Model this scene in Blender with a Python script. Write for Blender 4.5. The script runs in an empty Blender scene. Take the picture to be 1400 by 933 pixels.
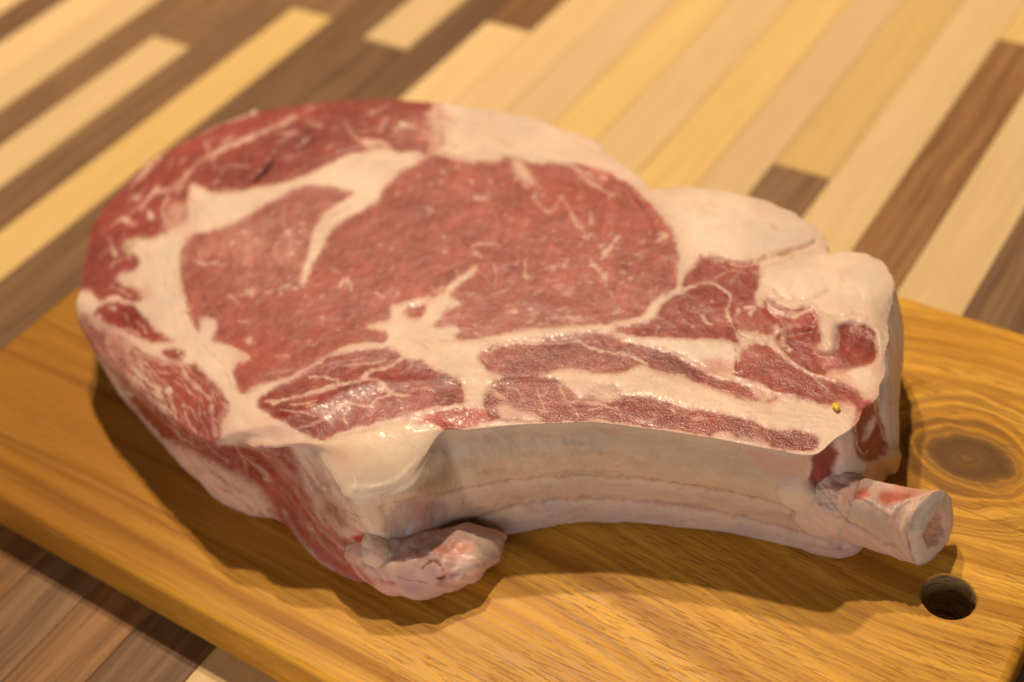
import bpy, bmesh, math, random
import numpy as np
from mathutils import Matrix, Vector

random.seed(7)
sc = bpy.context.scene
COL = sc.collection

# ------------------------------------------------------------------ camera
# camera recovered from the two families of parallel wood edges (board and worktop)
M = np.array([[0.83081989, 0.54516475, -0.11195403],
              [-0.31193242, 0.62273619, 0.7175638],
              [0.46090831, -0.56124419, 0.68743617]])
F = 1855.0731
C0 = np.array([0.236245, -0.26825, 0.37])
cam = bpy.data.cameras.new('camera')
cam.sensor_width = 36.0
cam.lens = F / 1400 * 36
cam.clip_start = 0.01
cam.clip_end = 50
cam_o = bpy.data.objects.new('camera', cam)
mw = Matrix.Identity(4)
for i in range(3):
    for j in range(3):
        mw[i][j] = M[j][i]
    mw[i][3] = C0[i]
cam_o.matrix_world = mw
COL.objects.link(cam_o)
sc.camera = cam_o
cam.dof.use_dof = True
cam.dof.focus_distance = 0.425
cam.dof.aperture_fstop = 5.2
cam.dof.aperture_blades = 7

# ------------------------------------------------------------------ light
world = bpy.data.worlds.new('World')
sc.world = world
world.use_nodes = True
bg = world.node_tree.nodes['Background']
bg.inputs['Color'].default_value = (1.0, 0.80, 0.58, 1)
bg.inputs['Strength'].default_value = 0.035

def lamp(name, loc, energy, color, radius, kind='POINT', target=None, size=None):
    l = bpy.data.lights.new(name, kind)
    l.energy = energy
    l.color = color
    if kind == 'AREA':
        l.shape = 'RECTANGLE'
        l.size, l.size_y = size
    else:
        l.shadow_soft_size = radius
    o = bpy.data.objects.new(name, l)
    o.location = loc
    if target is not None:
        d = Vector(target) - Vector(loc)
        o.rotation_euler = d.to_track_quat('-Z', 'Y').to_euler()
    COL.objects.link(o)
    return o
WARM = (1.0, 0.795, 0.565)
H1 = 1.5
lamp('ceiling_lamp', (-0.22 * H1, 0.33 * H1, H1), 58, WARM, 0.022)
lamp('ceiling_lamp', (-0.38 * H1, 0.42 * H1, H1), 58, WARM, 0.022)
# added warm fill from the near side; dim cool daylight from a window
lamp('room_fill', (0.12, -1.9, 0.42), 13, (1.0, .82, .68), 0, 'AREA', (0, 0, 0), (1.6, 1.0))
lamp('window', (1.2, -1.1, 0.60), 3.4, (0.72, 0.85, 1.0), 0, 'AREA', (0, 0, 0), (0.5, 0.5))

sc.view_settings.view_transform = 'Standard'
sc.view_settings.look = 'None'
sc.view_settings.exposure = 0.0
sc.view_settings.gamma = 1.0

# ------------------------------------------------------------------ helpers
def un(x, y, z):
    """point at height z that the photograph shows at pixel x, y"""
    d = M.T @ np.array([(x - 700) / F, -(y - 466.5) / F, -1.0])
    t = (z - C0[2]) / d[2]
    return C0 + d * t

def project(P):
    c = (P - C0) @ M.T
    return 700 - F * c[..., 0] / c[..., 2], 466.5 + F * c[..., 1] / c[..., 2]

def tag(o, label=None, cat=None, group=None, kind=None):
    if label: o['label'] = label
    if cat: o['category'] = cat
    if group: o['group'] = group
    if kind: o['kind'] = kind
    return o

def empty(name, loc=(0, 0, 0)):
    o = bpy.data.objects.new(name, None)
    o.location = loc
    o.empty_display_size = 0.02
    COL.objects.link(o)
    return o

def link(name, me, mat, parent=None):
    o = bpy.data.objects.new(name, me)
    if mat: me.materials.append(mat)
    COL.objects.link(o)
    if parent:
        o.parent = parent
        o.matrix_parent_inverse = Matrix.Identity(4)
        o.location = -Vector(parent.location)
    return o

_tab = np.random.RandomState(3).rand(256, 256).astype(np.float32)
def vnoise(x, y, off=0):
    x = np.asarray(x, np.float32) + off * 17.3
    y = np.asarray(y, np.float32) + off * 9.1
    xi = np.floor(x).astype(np.int64); yi = np.floor(y).astype(np.int64)
    fx = x - xi; fy = y - yi
    fx = fx * fx * (3 - 2 * fx); fy = fy * fy * (3 - 2 * fy)
    a = _tab[xi & 255, yi & 255]; b = _tab[(xi + 1) & 255, yi & 255]
    c = _tab[xi & 255, (yi + 1) & 255]; d = _tab[(xi + 1) & 255, (yi + 1) & 255]
    return (a * (1 - fx) + b * fx) * (1 - fy) + (c * (1 - fx) + d * fx) * fy - 0.5

def fbm(x, y, n=3, off=0):
    r = 0; a = 1.0
    for k in range(n):
        r = r + a * vnoise(x * 2 ** k, y * 2 ** k, off + k * 3)
        a *= 0.5
    return r

def spline(pts, n=6, closed=True):
    P = np.array(pts, float)
    N = len(P)
    out = []
    rng = range(N) if closed else range(N - 1)
    for i in rng:
        if closed:
            p0, p1, p2, p3 = P[i - 1], P[i], P[(i + 1) % N], P[(i + 2) % N]
        else:
            p0, p1, p2, p3 = P[max(i - 1, 0)], P[i], P[i + 1], P[min(i + 2, N - 1)]
        for k in range(n):
            t = k / n
            out.append(0.5 * (2 * p1 + (p2 - p0) * t + (2 * p0 - 5 * p1 + 4 * p2 - p3) * t * t + (3 * p1 - p0 - 3 * p2 + p3) * t ** 3))
    if not closed: out.append(P[-1])
    return np.array(out)

W_, H_ = 1400, 933
def blur1(a, r):
    """box blur twice, any radius"""
    for _ in range(2):
        for ax in (0, 1):
            n = int(r)
            if n < 1: continue
            pad = [(0, 0)] * a.ndim
            pad[ax] = (n + 1, n)
            c = np.cumsum(np.pad(a, pad, mode='edge'), axis=ax)
            sl1 = [slice(None)] * a.ndim; sl0 = [slice(None)] * a.ndim
            sl1[ax] = slice(2 * n + 1, None); sl0[ax] = slice(0, -(2 * n + 1))
            a = (c[tuple(sl1)] - c[tuple(sl0)]) / (2 * n + 1)
    return a

class Canvas:
    """colour, relief (mm), grain and part id of one face of the meat, drawn as shapes"""
    def __init__(s, base):
        s.c = np.zeros((H_, W_, 3), np.float32) + np.array(base, np.float32)
        s.h = np.zeros((H_, W_), np.float32)
        s.g = np.zeros((H_, W_), np.float32)
        s.id = np.zeros((H_, W_), np.int32)
    def _apply(s, x0, y0, a, col, h, g, pid, hard):
        hh, ww = a.shape
        sl = (slice(y0, y0 + hh), slice(x0, x0 + ww))
        if col is not None:
            s.c[sl] += (np.array(col, np.float32) - s.c[sl]) * a[..., None]
        if h: s.h[sl] += h * a
        if g is not None: s.g[sl] += (g - s.g[sl]) * a
        if pid is not None: s.id[sl][hard] = pid
    def poly(s, pts, col=None, soft=2, h=0, g=None, pid=None, smooth=True, op=1.0, grow=0):
        P = spline(pts, 5) if smooth else np.array(pts, float)
        m = int(soft * 2 + 4)
        x0 = max(int(P[:, 0].min()) - m, 0); x1 = min(int(P[:, 0].max()) + m, W_)
        y0 = max(int(P[:, 1].min()) - m, 0); y1 = min(int(P[:, 1].max()) + m, H_)
        X, Y = np.meshgrid(np.arange(x0, x1) + .5, np.arange(y0, y1) + .5)
        ins = np.zeros(X.shape, bool)
        n = len(P)
        for i in range(n):
            xa, ya = P[i]; xb, yb = P[(i + 1) % n]
            if ya == yb: continue
            lo, hi = min(ya, yb), max(ya, yb)
            r0 = max(int(lo) - y0 - 1, 0); r1 = min(int(hi) - y0 + 2, X.shape[0])
            if r1 <= r0: continue
            yy = Y[r0:r1]; cond = ((ya > yy) != (yb > yy))
            ins[r0:r1] ^= cond & (X[r0:r1] < (xb - xa) * (yy - ya) / (yb - ya) + xa)
        a = blur1(ins.astype(np.float32), max(1, round(soft + grow)))
        if grow: a = np.clip(a * (1 + grow * .55), 0, 1)
        a = a * op
        s._apply(x0, y0, a, col, h, g, pid, ins)
    def line(s, pts, w, col=None, h=0, g=None, op=1.0, soft=1.2, smooth=True):
        P = spline(pts, 4, False) if smooth else np.array(pts, float)
        ws = np.interp(np.linspace(0, 1, len(P)), np.linspace(0, 1, len(w)), w) if hasattr(w, '__len__') else np.full(len(P), w, float)
        ws = ws * (1 + .7 * fbm(P[:, 0] / 7, P[:, 1] / 7, 2, 3))
        m = int(ws.max() + soft * 2 + 3)
        x0 = max(int(P[:, 0].min()) - m, 0); x1 = min(int(P[:, 0].max()) + m, W_)
        y0 = max(int(P[:, 1].min()) - m, 0); y1 = min(int(P[:, 1].max()) + m, H_)
        X, Y = np.meshgrid(np.arange(x0, x1) + .5, np.arange(y0, y1) + .5)
        a = np.zeros(X.shape, np.float32)
        for i in range(len(P) - 1):
            p, q = P[i], P[i + 1]
            d = q - p; L = d @ d + 1e-9
            t = np.clip(((X - p[0]) * d[0] + (Y - p[1]) * d[1]) / L, 0, 1)
            dist = np.hypot(X - p[0] - t * d[0], Y - p[1] - t * d[1])
            w_ = ws[i] + (ws[i + 1] - ws[i]) * t
            a = np.maximum(a, np.clip((w_ / 2 + soft - dist) / (2 * soft), 0, 1))
        a = a * a * (3 - 2 * a) * op * np.clip(.85 + 1.1 * fbm(X / 6, Y / 6, 2, 12), .25, 1)
        s._apply(x0, y0, a, col, h, g, None, None)
    def dot(s, x, y, r, col, h=0, op=1.0, ry=None):
        s.line([(x - r * .5, y), (x + r * .5, y + .1)], r * 1.3, col, h, op=op, smooth=False)
    def sample(s, px, py):
        x = np.clip(px - .5, 0, W_ - 1.001); y = np.clip(py - .5, 0, H_ - 1.001)
        xi = x.astype(np.int64); yi = y.astype(np.int64)
        fx = (x - xi).astype(np.float32); fy = (y - yi).astype(np.float32)
        def g(A):
            if A.ndim == 3: ux, uy = fx[..., None], fy[..., None]
            else: ux, uy = fx, fy
            return (A[yi, xi] * (1 - ux) + A[yi, xi + 1] * ux) * (1 - uy) + (A[yi + 1, xi] * (1 - ux) + A[yi + 1, xi + 1] * ux) * uy
        return g(s.c), g(s.h), g(s.g), s.id[np.rint(y).astype(int), np.rint(x).astype(int)]

# ------------------------------------------------------------------ colours of the meat (own colour, unlit)
FAT = (.84, .62, .475); FATW = (.88, .70, .56); FATP = (.76, .48, .37); FATY = (.80, .58, .38)
LEAN = (.335, .066, .048); LEAND = (.23, .038, .03); LEANP = (.39, .10, .072); LEANB = (.50, .10, .075)
BLOOD = (.20, .02, .02)
# part ids
(I_SEAM, I_EYE, I_CAP, I_SIDE, I_RIBM, I_FATCAP, I_PLATE, I_MEMB, I_CUT, I_BONE, I_LOBE, I_SHOULDER, I_SKIRT) = range(13)
rnd = random.Random(5)
V = (.80,.60,.46); VP = (.66,.36,.28); DK = (.33,.065,.05)

def streaks(cv, poly, n, ang, cols, ln=(8, 22), w=(1, 2.4), op=(.2, .6), h=0, curl=.25, seed=1, ids=None):
    """short strokes of muscle fibre or fat laid inside an outline"""
    r = random.Random(seed)
    xs = [p[0] for p in poly]; ys = [p[1] for p in poly]
    def inside(x, y):
        c = False
        for i in range(len(poly)):
            xa, ya = poly[i]; xb, yb = poly[i - 1]
            if (ya > y) != (yb > y) and x < (xb - xa) * (y - ya) / (yb - ya) + xa: c = not c
        return c
    k = 0; tries = 0
    while k < n and tries < n * 8:
        tries += 1
        x, y = r.uniform(min(xs), max(xs)), r.uniform(min(ys), max(ys))
        if not inside(x, y): continue
        if ids is not None and cv.id[int(y), int(x)] not in ids: continue
        a = (ang(x, y) if callable(ang) else ang) + r.gauss(0, .12)
        L = r.uniform(*ln); c = r.gauss(0, curl)
        pts = []
        for q in range(5):
            pts.append((x, y)); x += math.cos(a) * L / 4; y += math.sin(a) * L / 4; a += c / 4 + r.gauss(0, .08)
        ww = r.uniform(*w)
        cv.line(pts, [ww * .3, ww, ww * 1.2, ww * .8, ww * .2], r.choice(cols), h, op=r.uniform(*op), soft=1.2)
        k += 1

# ---- cut face on top
T = Canvas(FAT)
def t_lean(pts, col=LEAN, pid=None, soft=2.4, h=-.35, g=.25, smooth=True):
    # a thin darker crease, then the muscle
    T.poly(pts, col, soft, h, g, pid, smooth, grow=2 if pid in (I_RIBM, I_SIDE, I_SHOULDER) else 0)
T.id[:] = I_SEAM
T.poly([(590,140),(700,140),(800,170),(850,200),(880,240),(925,290),(940,340),(932,380),(905,300),(870,262),(840,243),(790,228),(740,222),(700,216),(650,222),(600,212),(596,180)], None, 1, pid=I_FATCAP)
T.poly([(880,240),(940,240),(1080,270),(1150,330),(1110,338),(1080,350),(1040,360),(1000,358),(960,350),(945,385),(925,400),(930,340),(915,300)], None, 1, pid=I_FATCAP)
T.poly([(1036,365),(1060,352),(1130,336),(1200,330),(1240,380),(1240,560),(1180,600),(1170,560),(1195,540),(1205,500),(1200,450),(1165,440),(1120,432),(1060,422),(1036,395)], None, 1, pid=I_LOBE)

# what wraps over the rolled near-left edge
T.poly([(120,470),(150,492),(178,520),(204,545),(232,568),(263,592),(292,606),(320,606),(380,618),(395,700),(300,700),(200,620),(120,540)], (.33,.07,.052), 3, 0, .3)
T.poly([(385,614),(430,612),(460,650),(490,690),(480,760),(420,700)], (.74,.50,.39), 4)
# the cap reaches the silhouette
T.poly([(85,360),(100,290),(145,235),(200,195),(250,165),(345,130),(480,110),(590,120),(602,160),(600,205),(480,180),(340,200),(250,240),(190,290),(150,350),(138,405),(120,400),(100,395)], (.335,.080,.060), 2, 0, .25, I_CAP)
# rim of pink fat along the outer left
T.line([(178,255),(205,228),(225,203),(245,189),(290,172),(345,155)], [2,8,11,10,7,6], FATP, .1, soft=3)
T.poly([(100,412),(108,402),(126,400),(132,412),(128,428),(112,436)], FAT, 3, .2)
# cap muscle, upper part
t_lean([(117,350),(128,312),(150,282),(180,255),(205,236),(222,215),(250,195),(285,180),(325,165),(365,158),(400,149),(440,140),(490,140),(530,149),(570,155),(600,162),(602,190),(592,207),(572,214),(545,208),(520,203),(497,208),(478,212),(455,224),(430,237),(400,247),(365,257),(345,263),(310,266),(288,264),(270,255),(262,262),(262,285),(252,303),(235,312),(222,322),(205,328),(188,326),(172,330),(163,338),(172,346),(187,350),(191,362),(183,370),(166,374),(157,381),(166,388),(186,393),(193,401),(190,413),(175,413),(160,406),(145,408),(135,412),(126,400),(118,385)], (.335,.080,.060), I_CAP)
t_lean([(135,418),(150,413),(175,415),(190,425),(203,440),(215,452),(238,465),(225,470),(205,469),(185,461),(160,448),(140,441),(128,432)], LEAN, I_CAP)
t_lean([(160,466),(180,472),(200,483),(225,492),(245,495),(260,503),(275,512),(284,518),(295,525),(305,537),(312,550),(312,565),(305,580),(301,600),(292,613),(266,602),(244,585),(232,570),(222,552),(220,535),(203,520),(194,505),(197,495),(180,488),(166,478)], (.42,.11,.088), I_CAP)
t_lean([(220,482),(232,475),(248,478),(254,487),(243,493),(228,489)], LEAN, I_CAP)
t_lean([(256,497),(270,500),(282,512),(284,519),(270,514),(260,508)], LEAN, I_CAP)
T.poly([(85,428),(122,432),(150,462),(185,500),(215,545),(190,570),(120,530),(85,470)], (.46,.17,.13), 4, 0, .25)
# pink seep where the cap thins into fat
for p in ([(190,395),(200,390),(212,398),(212,410),(200,412),(190,405)], [(195,345),(205,342),(210,350),(203,356),(195,352)],
          [(232,285),(250,275),(258,300),(245,318),(228,318),(222,300)]):
    T.poly(p, (.66,.34,.26), 5, 0, op=.6)
T.poly([(140,440),(165,455),(190,480),(195,505),(215,535),(232,562),(250,585),(235,575),(200,545),(170,515),(150,485),(138,460)], (.50,.19,.145), 5, 0, op=.8)
streaks(T, [(120,430),(165,455),(200,500),(250,590),(215,560),(160,500)], 110, .85, [V, VP, LEAN, (.36,.075,.055), FAT], (8, 28), (1.2, 4), (.3, .8), 0, seed=44)
T.poly([(596,140),(604,150),(599,163),(606,172),(601,186),(607,198),(600,212),(592,205),(588,190),(592,176),(586,165),(590,150)], (.74,.46,.36), 3, 0, op=.85)
streaks(T, [(578,145),(612,145),(616,210),(574,212)], 46, .25, [(.40,.09,.065), FAT, (.66,.34,.26), (.48,.15,.11)], (6, 20), (1.5, 4), (.3, .8), 0, seed=41)
# upper cap, tonal patches
T.poly([(262,240),(290,222),(340,205),(380,200),(420,195),(450,205),(430,225),(380,245),(330,258),(290,258)], (.30,.072,.058), 6, -.3, op=.6)
T.poly([(300,168),(350,160),(400,155),(380,172),(330,190),(290,200),(250,215),(240,205),(270,185)], (.46,.105,.08), 5, .2, op=.6)
T.poly([(375,178),(415,170),(450,185),(430,205),(390,200)], (.22,.05,.048), 7, -.4, op=.6)
T.poly([(280,228),(320,232),(330,245),(300,252),(278,243)], (.22,.05,.045), 6, -.4, op=.6)
T.poly([(530,160),(575,160),(598,175),(595,200),(570,208),(540,195)], (.48,.17,.14), 6, 0, g=.8, op=.7)
T.poly([(130,330),(155,300),(175,330),(165,365),(160,395),(140,400),(126,380)], (.36,.085,.075), 7, -.3, op=.7)
T.poly([(190,265),(215,250),(232,262),(220,285),(205,300),(190,315),(175,300)], (.37,.085,.07), 6, -.3, op=.6)
# cap marbling
T.line([(405,160),(385,170),(360,180),(330,193),(300,207),(275,218),(262,230),(252,244),(238,256),(212,262),(200,275),(192,288)], [3,4,6,5,5,4,5,5,6,5,4,3], VP, .10, soft=2.4, op=.9)
T.line([(372,176),(345,187),(318,198),(290,210)], [2,4,4,2], V, .1, soft=2, op=.7)
T.line([(395,185),(375,180),(412,182)], [3,2,2], VP, .1, op=.6)
T.line([(285,203),(280,195),(292,190)], [4,3,2], VP, .1, op=.7)
T.line([(300,232),(315,226),(340,226)], [2,3,2], VP, .1, op=.6)
T.line([(228,258),(226,275),(222,290),(226,305)], [3,4,4,4], VP, .1, op=.8)
T.line([(240,262),(250,255)], 3, VP, .1, op=.6)
T.line([(472,168),(480,180),(490,190),(503,194),(520,194),(532,205)], [2,5,4,6,6,5], VP, .15, soft=2)
T.line([(528,158),(524,170),(518,182)], [2,4,2], VP, .1, op=.8)
T.line([(425,170),(440,172)], 4, VP, .1, op=.6)
T.line([(382,172),(395,168),(402,160)], [2,3,3], VP, .1, op=.6)
T.dot(552,170,5,V); T.dot(562,173,4,V,op=.8); T.dot(540,176,4,VP); T.dot(556,180,3,VP)
T.dot(170,300,5,V,.1,.8); T.line([(176,303),(184,306)],5,V,.1,op=.7); T.line([(202,287),(207,296)],[3,7],V,.1,op=.85)
T.line([(148,325),(152,338),(156,348)],[2,5,6],V,.1,op=.7); T.line([(190,268),(196,258)],3,VP,op=.7); T.dot(176,352,4,VP); T.dot(188,272,2,V)
T.line([(205,328),(195,322),(178,332),(160,340)],[2,2,2,1],V,0,op=.4)
for a in ([(150,392),(165,395),(180,405)], [(170,430),(176,440),(172,432)], [(150,420),(158,424)], [(186,440),(196,448),(200,455)], [(170,447),(190,457)]):
    T.line(a, [2,3.5], VP, .04, op=.75, soft=1.6)
T.dot(137,433,3,V); T.dot(152,421,4,V,.1,.8)
# lower cap, web of thin fat
for a, w in (([(170,470),(190,484),(215,494),(240,497),(262,503)],[3,5,4,3]), ([(246,495),(250,508),(258,518),(266,528),(276,538),(286,544)],[5,6,5,6,6,5]),
             ([(222,523),(228,532),(232,545),(238,562),(242,572)],[4,6,4,4,3]), ([(250,552),(254,568),(258,580),(268,590)],[2,3,3,2]),
             ([(289,535),(289,555),(290,575),(294,595)],[3,4,5,6]), ([(273,540),(271,558),(275,580),(282,592)],[3,3,2,2]),
             ([(197,495),(210,510),(226,524)],[3,3,4]), ([(250,552),(262,560),(270,575)],[1,2,2]), ([(232,500),(240,507),(228,512)],[3,3,2])):
    T.line(a, w, VP, .06, soft=1.8, op=.85)
T.line([(247,497),(253,512),(266,528),(282,541)],[3,4,3,2],V,.1,op=.8)
T.dot(229,533,4,FATW,.2); T.dot(248,487,3,V); T.dot(243,480,2,V)
T.poly([(236,505),(262,522),(285,548),(288,590),(268,585),(250,560),(238,535)], (.36,.08,.07), 6, -.2, op=.35)
# dark slits
T.line([(374,209),(372,220),(364,231),(354,240),(347,247)], [5,6,5,6,2.5], (.13,.01,.01), -1.9, soft=1.4)
T.line([(304,238),(301,247),(297,254)], [5,5,3], (.17,.02,.02), -1.3, soft=1.5)
T.line([(424,190),(415,198),(404,204)], [5,6,5], (.20,.035,.035), -.9, soft=2.5)
T.line([(460,212),(480,207),(505,203)], [6,7,5], (.27,.035,.028), -.5, soft=2.5)
T.line([(535,212),(552,208),(572,211)], [2,4,2], (.40,.09,.07), -.3, soft=1.6)

# eye of the rib
EYE = [(247,350),(252,335),(262,320),(275,315),(300,311),(330,298),(355,282),(385,268),(400,258),(430,252),(465,256),(500,262),(525,258),(537,245),(550,232),(570,222),(585,214),(602,210),(625,214),(652,219),(680,221),(692,213),(705,214),(720,221),(745,222),(775,223),(800,226),(825,233),(848,246),(872,265),(892,283),(908,300),(920,322),(925,350),(926,375),(920,397),(905,407),(893,411),(885,425),(870,436),(845,441),(800,446),(760,448),(725,451),(700,456),(672,461),(650,466),(632,466),(612,467),(590,466),(560,470),(530,470),(500,471),(475,474),(455,483),(430,498),(405,511),(380,521),(355,527),(335,538),(326,537),(319,520),(317,506),(323,495),(336,492),(341,486),(330,480),(313,475),(300,470),(288,465),(293,455),(297,441),(286,435),(276,437),(270,455),(262,438),(254,422),(249,400),(246,375)]
t_lean(EYE, (.415,.118,.087), I_EYE, soft=2.2, h=-.2, g=.12)
T.poly([(264,325),(300,315),(345,292),(400,262),(450,256),(470,270),(440,295),(424,330),(415,380),(380,400),(330,395),(290,380),(268,355)], (.45,.155,.12), 9, 0, op=.75)
T.poly([(330,305),(370,290),(400,300),(415,330),(400,365),(360,360),(335,335)], (.50,.185,.14), 12, 0, op=.5, g=.3)
T.poly([(430,350),(500,300),(600,300),(680,330),(700,380),(640,420),(560,410),(470,430),(380,480),(350,460),(380,420)], (.405,.110,.080), 20, .2, op=.6)
T.poly([(330,470),(400,440),(500,440),(520,460),(440,485),(380,510),(335,525)], (.39,.085,.058), 10, 0, op=.6)
T.poly([(700,400),(780,330),(880,320),(915,380),(880,420),(780,440),(690,450),(640,440)], (.42,.120,.088), 14, .2, op=.6)
T.poly([(540,260),(620,230),(700,240),(760,300),(720,340),(640,320),(560,300)], (.43,.130,.097), 14, 0, op=.5)
# deep left edge and bright red right rim
T.line([(250,345),(250,375),(254,400),(260,425),(270,452)], [6,9,10,11,4], (.33,.06,.05), -.5, soft=3, op=.8)
T.line([(250,345),(258,325),(270,316)], [6,7,3], (.36,.09,.07), -.3, soft=2.5, op=.7)
T.line([(298,445),(310,460),(325,472)], [6,9,6], (.38,.07,.055), -.3, soft=4, op=.7)
T.line([(798,228),(830,238),(855,253),(880,275),(905,300),(921,335),(924,370),(918,395)], [3,6,8,9,10,10,10,8], (.50,.12,.09), .35, soft=2.5, op=.8)
T.line([(838,243),(862,262),(878,282),(890,302),(897,318)], [2,3,3,3.5,2], (.36,.07,.055), -.35, soft=1.6, op=.8)
T.line([(800,229),(822,234),(840,243)], [2,3,2], (.50,.08,.06), -.2, soft=1.4, op=.9)
T.line([(310,338),(316,350),(315,362),(307,366)], [2,2.5,2.5,2], (.36,.08,.07), -.35, op=.6)
T.line([(275,398),(278,412),(288,430),(302,442),(318,452)], [2,2,2,2,1], (.38,.09,.07), -.35, op=.6)
T.line([(290,402),(296,420),(310,438)], [1.5,2,1], (.38,.09,.07), -.3, op=.5)
# seam fat between cap and eye
SF = [(262,250),(275,261),(300,266),(345,258),(380,252),(405,245),(430,236),(455,222),(478,211),(500,207),(520,207),(545,209),(562,207),(577,210),(565,222),(546,230),(533,247),(522,262),(514,276),(498,286),(478,296),(460,307),(449,320),(441,337),(434,352),(424,370),(412,390),(413,372),(421,347),(430,316),(444,293),(466,276),(486,263),(470,258),(450,253),(425,252),(400,258),(382,268),(358,281),(333,297),(310,308),(290,314),(268,317),(260,300),(258,275)]
T.poly(SF, FAT, 2.4, .3, 0, I_SEAM)
T.poly([(275,268),(340,268),(330,290),(285,308),(268,308)], FATW, 6, .1, op=.5)
T.poly([(440,235),(500,215),(540,215),(515,260),(490,262),(450,248)], FATW, 8, .2, op=.5)
T.line([(478,283),(460,292),(445,305),(436,322)], [2,2.5,2,1], (.62,.32,.24), -.3, op=.8)
T.line([(537,250),(528,258),(520,268)], [3,5,3], (.50,.16,.12), -.3, op=.9)
T.line([(415,375),(422,360),(430,345)],[2,4,3],FATW,.2,op=.7)
T.line([(262,262),(266,285),(268,312)],[1.5,2,2],(.62,.36,.26),-.3,op=.6)
T.line([(232,345),(228,365),(226,385),(227,400)],[1,2,2.5,1.5],(.66,.40,.24),-.45,op=.8)
T.line([(232,415),(238,435),(240,455)],[1,1.8,1],(.66,.42,.28),-.3,op=.6)
T.line([(270,465),(285,480),(300,495),(312,520),(318,545)],[1,2,2.5,2,1.5],(.66,.42,.28),-.35,op=.7)
T.line([(300,480),(307,500),(308,512)],[1,2,1],(.66,.42,.28),-.3,op=.6)
T.poly([(230,330),(250,322),(248,400),(262,440),(282,470),(300,490),(318,545),(350,560),(360,590),(320,590),(312,550),(296,520),(270,498),(240,470),(215,440),(205,400),(200,350)], FATW, 8, .5, op=.35)
T.line([(295,437),(305,446)],2,(.55,.22,.16),-.2,op=.5)
T.line([(341,486),(338,491),(322,495),(315,503)],[2,2,2,2],(.70,.42,.32),.1,op=.6)

# star of fat under the eye
STAR = [(380,527),(405,513),(430,500),(455,485),(475,474),(500,470),(525,470),(531,458),(528,452),(518,450),(502,447),(518,443),(530,440),(536,430),(537,420),(548,416),(560,414),(572,411),(585,409),(598,408),(606,400),(614,390),(632,377),(653,364),(636,383),(622,396),(612,403),(620,410),(632,415),(622,420),(612,422),(603,432),(592,446),(600,448),(615,444),(626,446),(630,452),(620,461),(636,468),(655,466),(680,470),(640,520),(600,515),(560,500),(500,490),(440,500),(400,520)]
T.poly(STAR, FAT, 2.2, .3, 0, I_SEAM)
T.poly([(553,425),(560,417),(570,415),(582,410),(590,404),(583,420),(578,430),(568,436),(556,434)], (.42,.11,.08), 1.6, -.8, pid=I_SEAM)
T.line([(566,417),(571,428)],2,BLOOD,-.4,op=.8)
T.line([(595,448),(605,440),(618,432),(628,428)],[3,4,4,2],(.52,.17,.13),-.1,op=.7)
T.line([(602,465),(612,467),(622,466)],[1.5,2.5,1.5],(.55,.26,.18),-.3)
T.line([(574,466),(581,473),(589,480)],[2,3,2],(.66,.40,.28),-.3,op=.8)
T.line([(598,505),(615,507)],[2,1],(.66,.40,.28),-.3,op=.6)
# broad band of fat running right
BAND = [(600,470),(640,468),(672,461),(700,456),(740,450),(790,447),(830,443),(870,437),(887,424),(895,411),(920,400),(935,386),(950,385),(940,395),(920,408),(905,420),(893,436),(872,444),(840,450),(810,456),(780,459),(740,464),(700,468),(672,478),(655,490),(665,500),(690,512),(668,528),(660,545),(668,565),(620,556),(632,545),(630,528),(615,515)]
T.poly(BAND, FAT, 2.2, .3, 0, I_SEAM)
T.line([(700,463),(760,455),(830,447),(868,440),(888,428)],[4,5,4,4,3],FATW,.15,op=.5)

# fan-shaped muscle
t_lean([(352,552),(365,540),(385,528),(410,515),(430,503),(450,491),(470,484),(500,480),(525,479),(543,482),(550,490),(562,495),(575,493),(585,502),(600,511),(620,518),(630,527),(632,540),(628,552),(610,553),(590,560),(560,568),(540,574),(510,583),(480,594),(460,600),(437,600),(415,592),(390,578),(370,565)], (.31,.055,.040), I_SIDE, h=-.3, g=.45)
T.poly([(400,560),(450,520),(540,510),(600,530),(590,555),(500,575),(440,590)], (.38,.085,.07), 9, -.1, op=.5)
for a, w in (([(550,489),(535,500),(510,506),(497,515),(488,521),(462,527),(432,534),(400,544),(372,552)],[4,4,4,5,5,5,4,3,3]),
             ([(462,526),(458,519),(440,516),(425,516)],[2,3,2,1]), ([(495,516),(512,519),(525,526),(535,536),(560,541)],[4,4,6,7,2]),
             ([(535,537),(515,545),(505,556),(480,551),(468,553),(455,560),(448,570),(428,580),(408,586)],[5,3,3,3,4,3,3,3,2]),
             ([(398,553),(420,551),(435,546)],[3,2,2]), ([(478,556),(470,568),(474,580)],[2,2,2]), ([(365,549),(390,547)],[3,2]),
             ([(420,556),(432,552)],[2,2]), ([(385,560),(410,563),(430,570)],[1,2,2]), ([(470,500),(500,497),(530,492)],[1,1.5,1])):
    T.line(a, w, (.78,.53,.42), .12, 0, soft=1.5, op=1)
T.line([(545,537),(590,528),(628,532)],[2,1.5,1],VP,.1,op=.5)
T.line([(560,520),(600,520)],[1,1],VP,.1,op=.4)
# thin strip above the rib
t_lean([(566,582),(585,568),(615,560),(650,559),(680,566),(672,574),(640,582),(612,589),(602,583)], LEANB, I_RIBM, h=-.4, g=.9)
T.line([(455,598),(500,585),(545,573),(590,560),(625,556)],[4,5,6,7,6],FAT,.2,op=.9)
T.line([(470,594),(510,588),(545,582),(572,570)],[1,2,2,1],(.60,.33,.22),-.4,op=.8)

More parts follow.
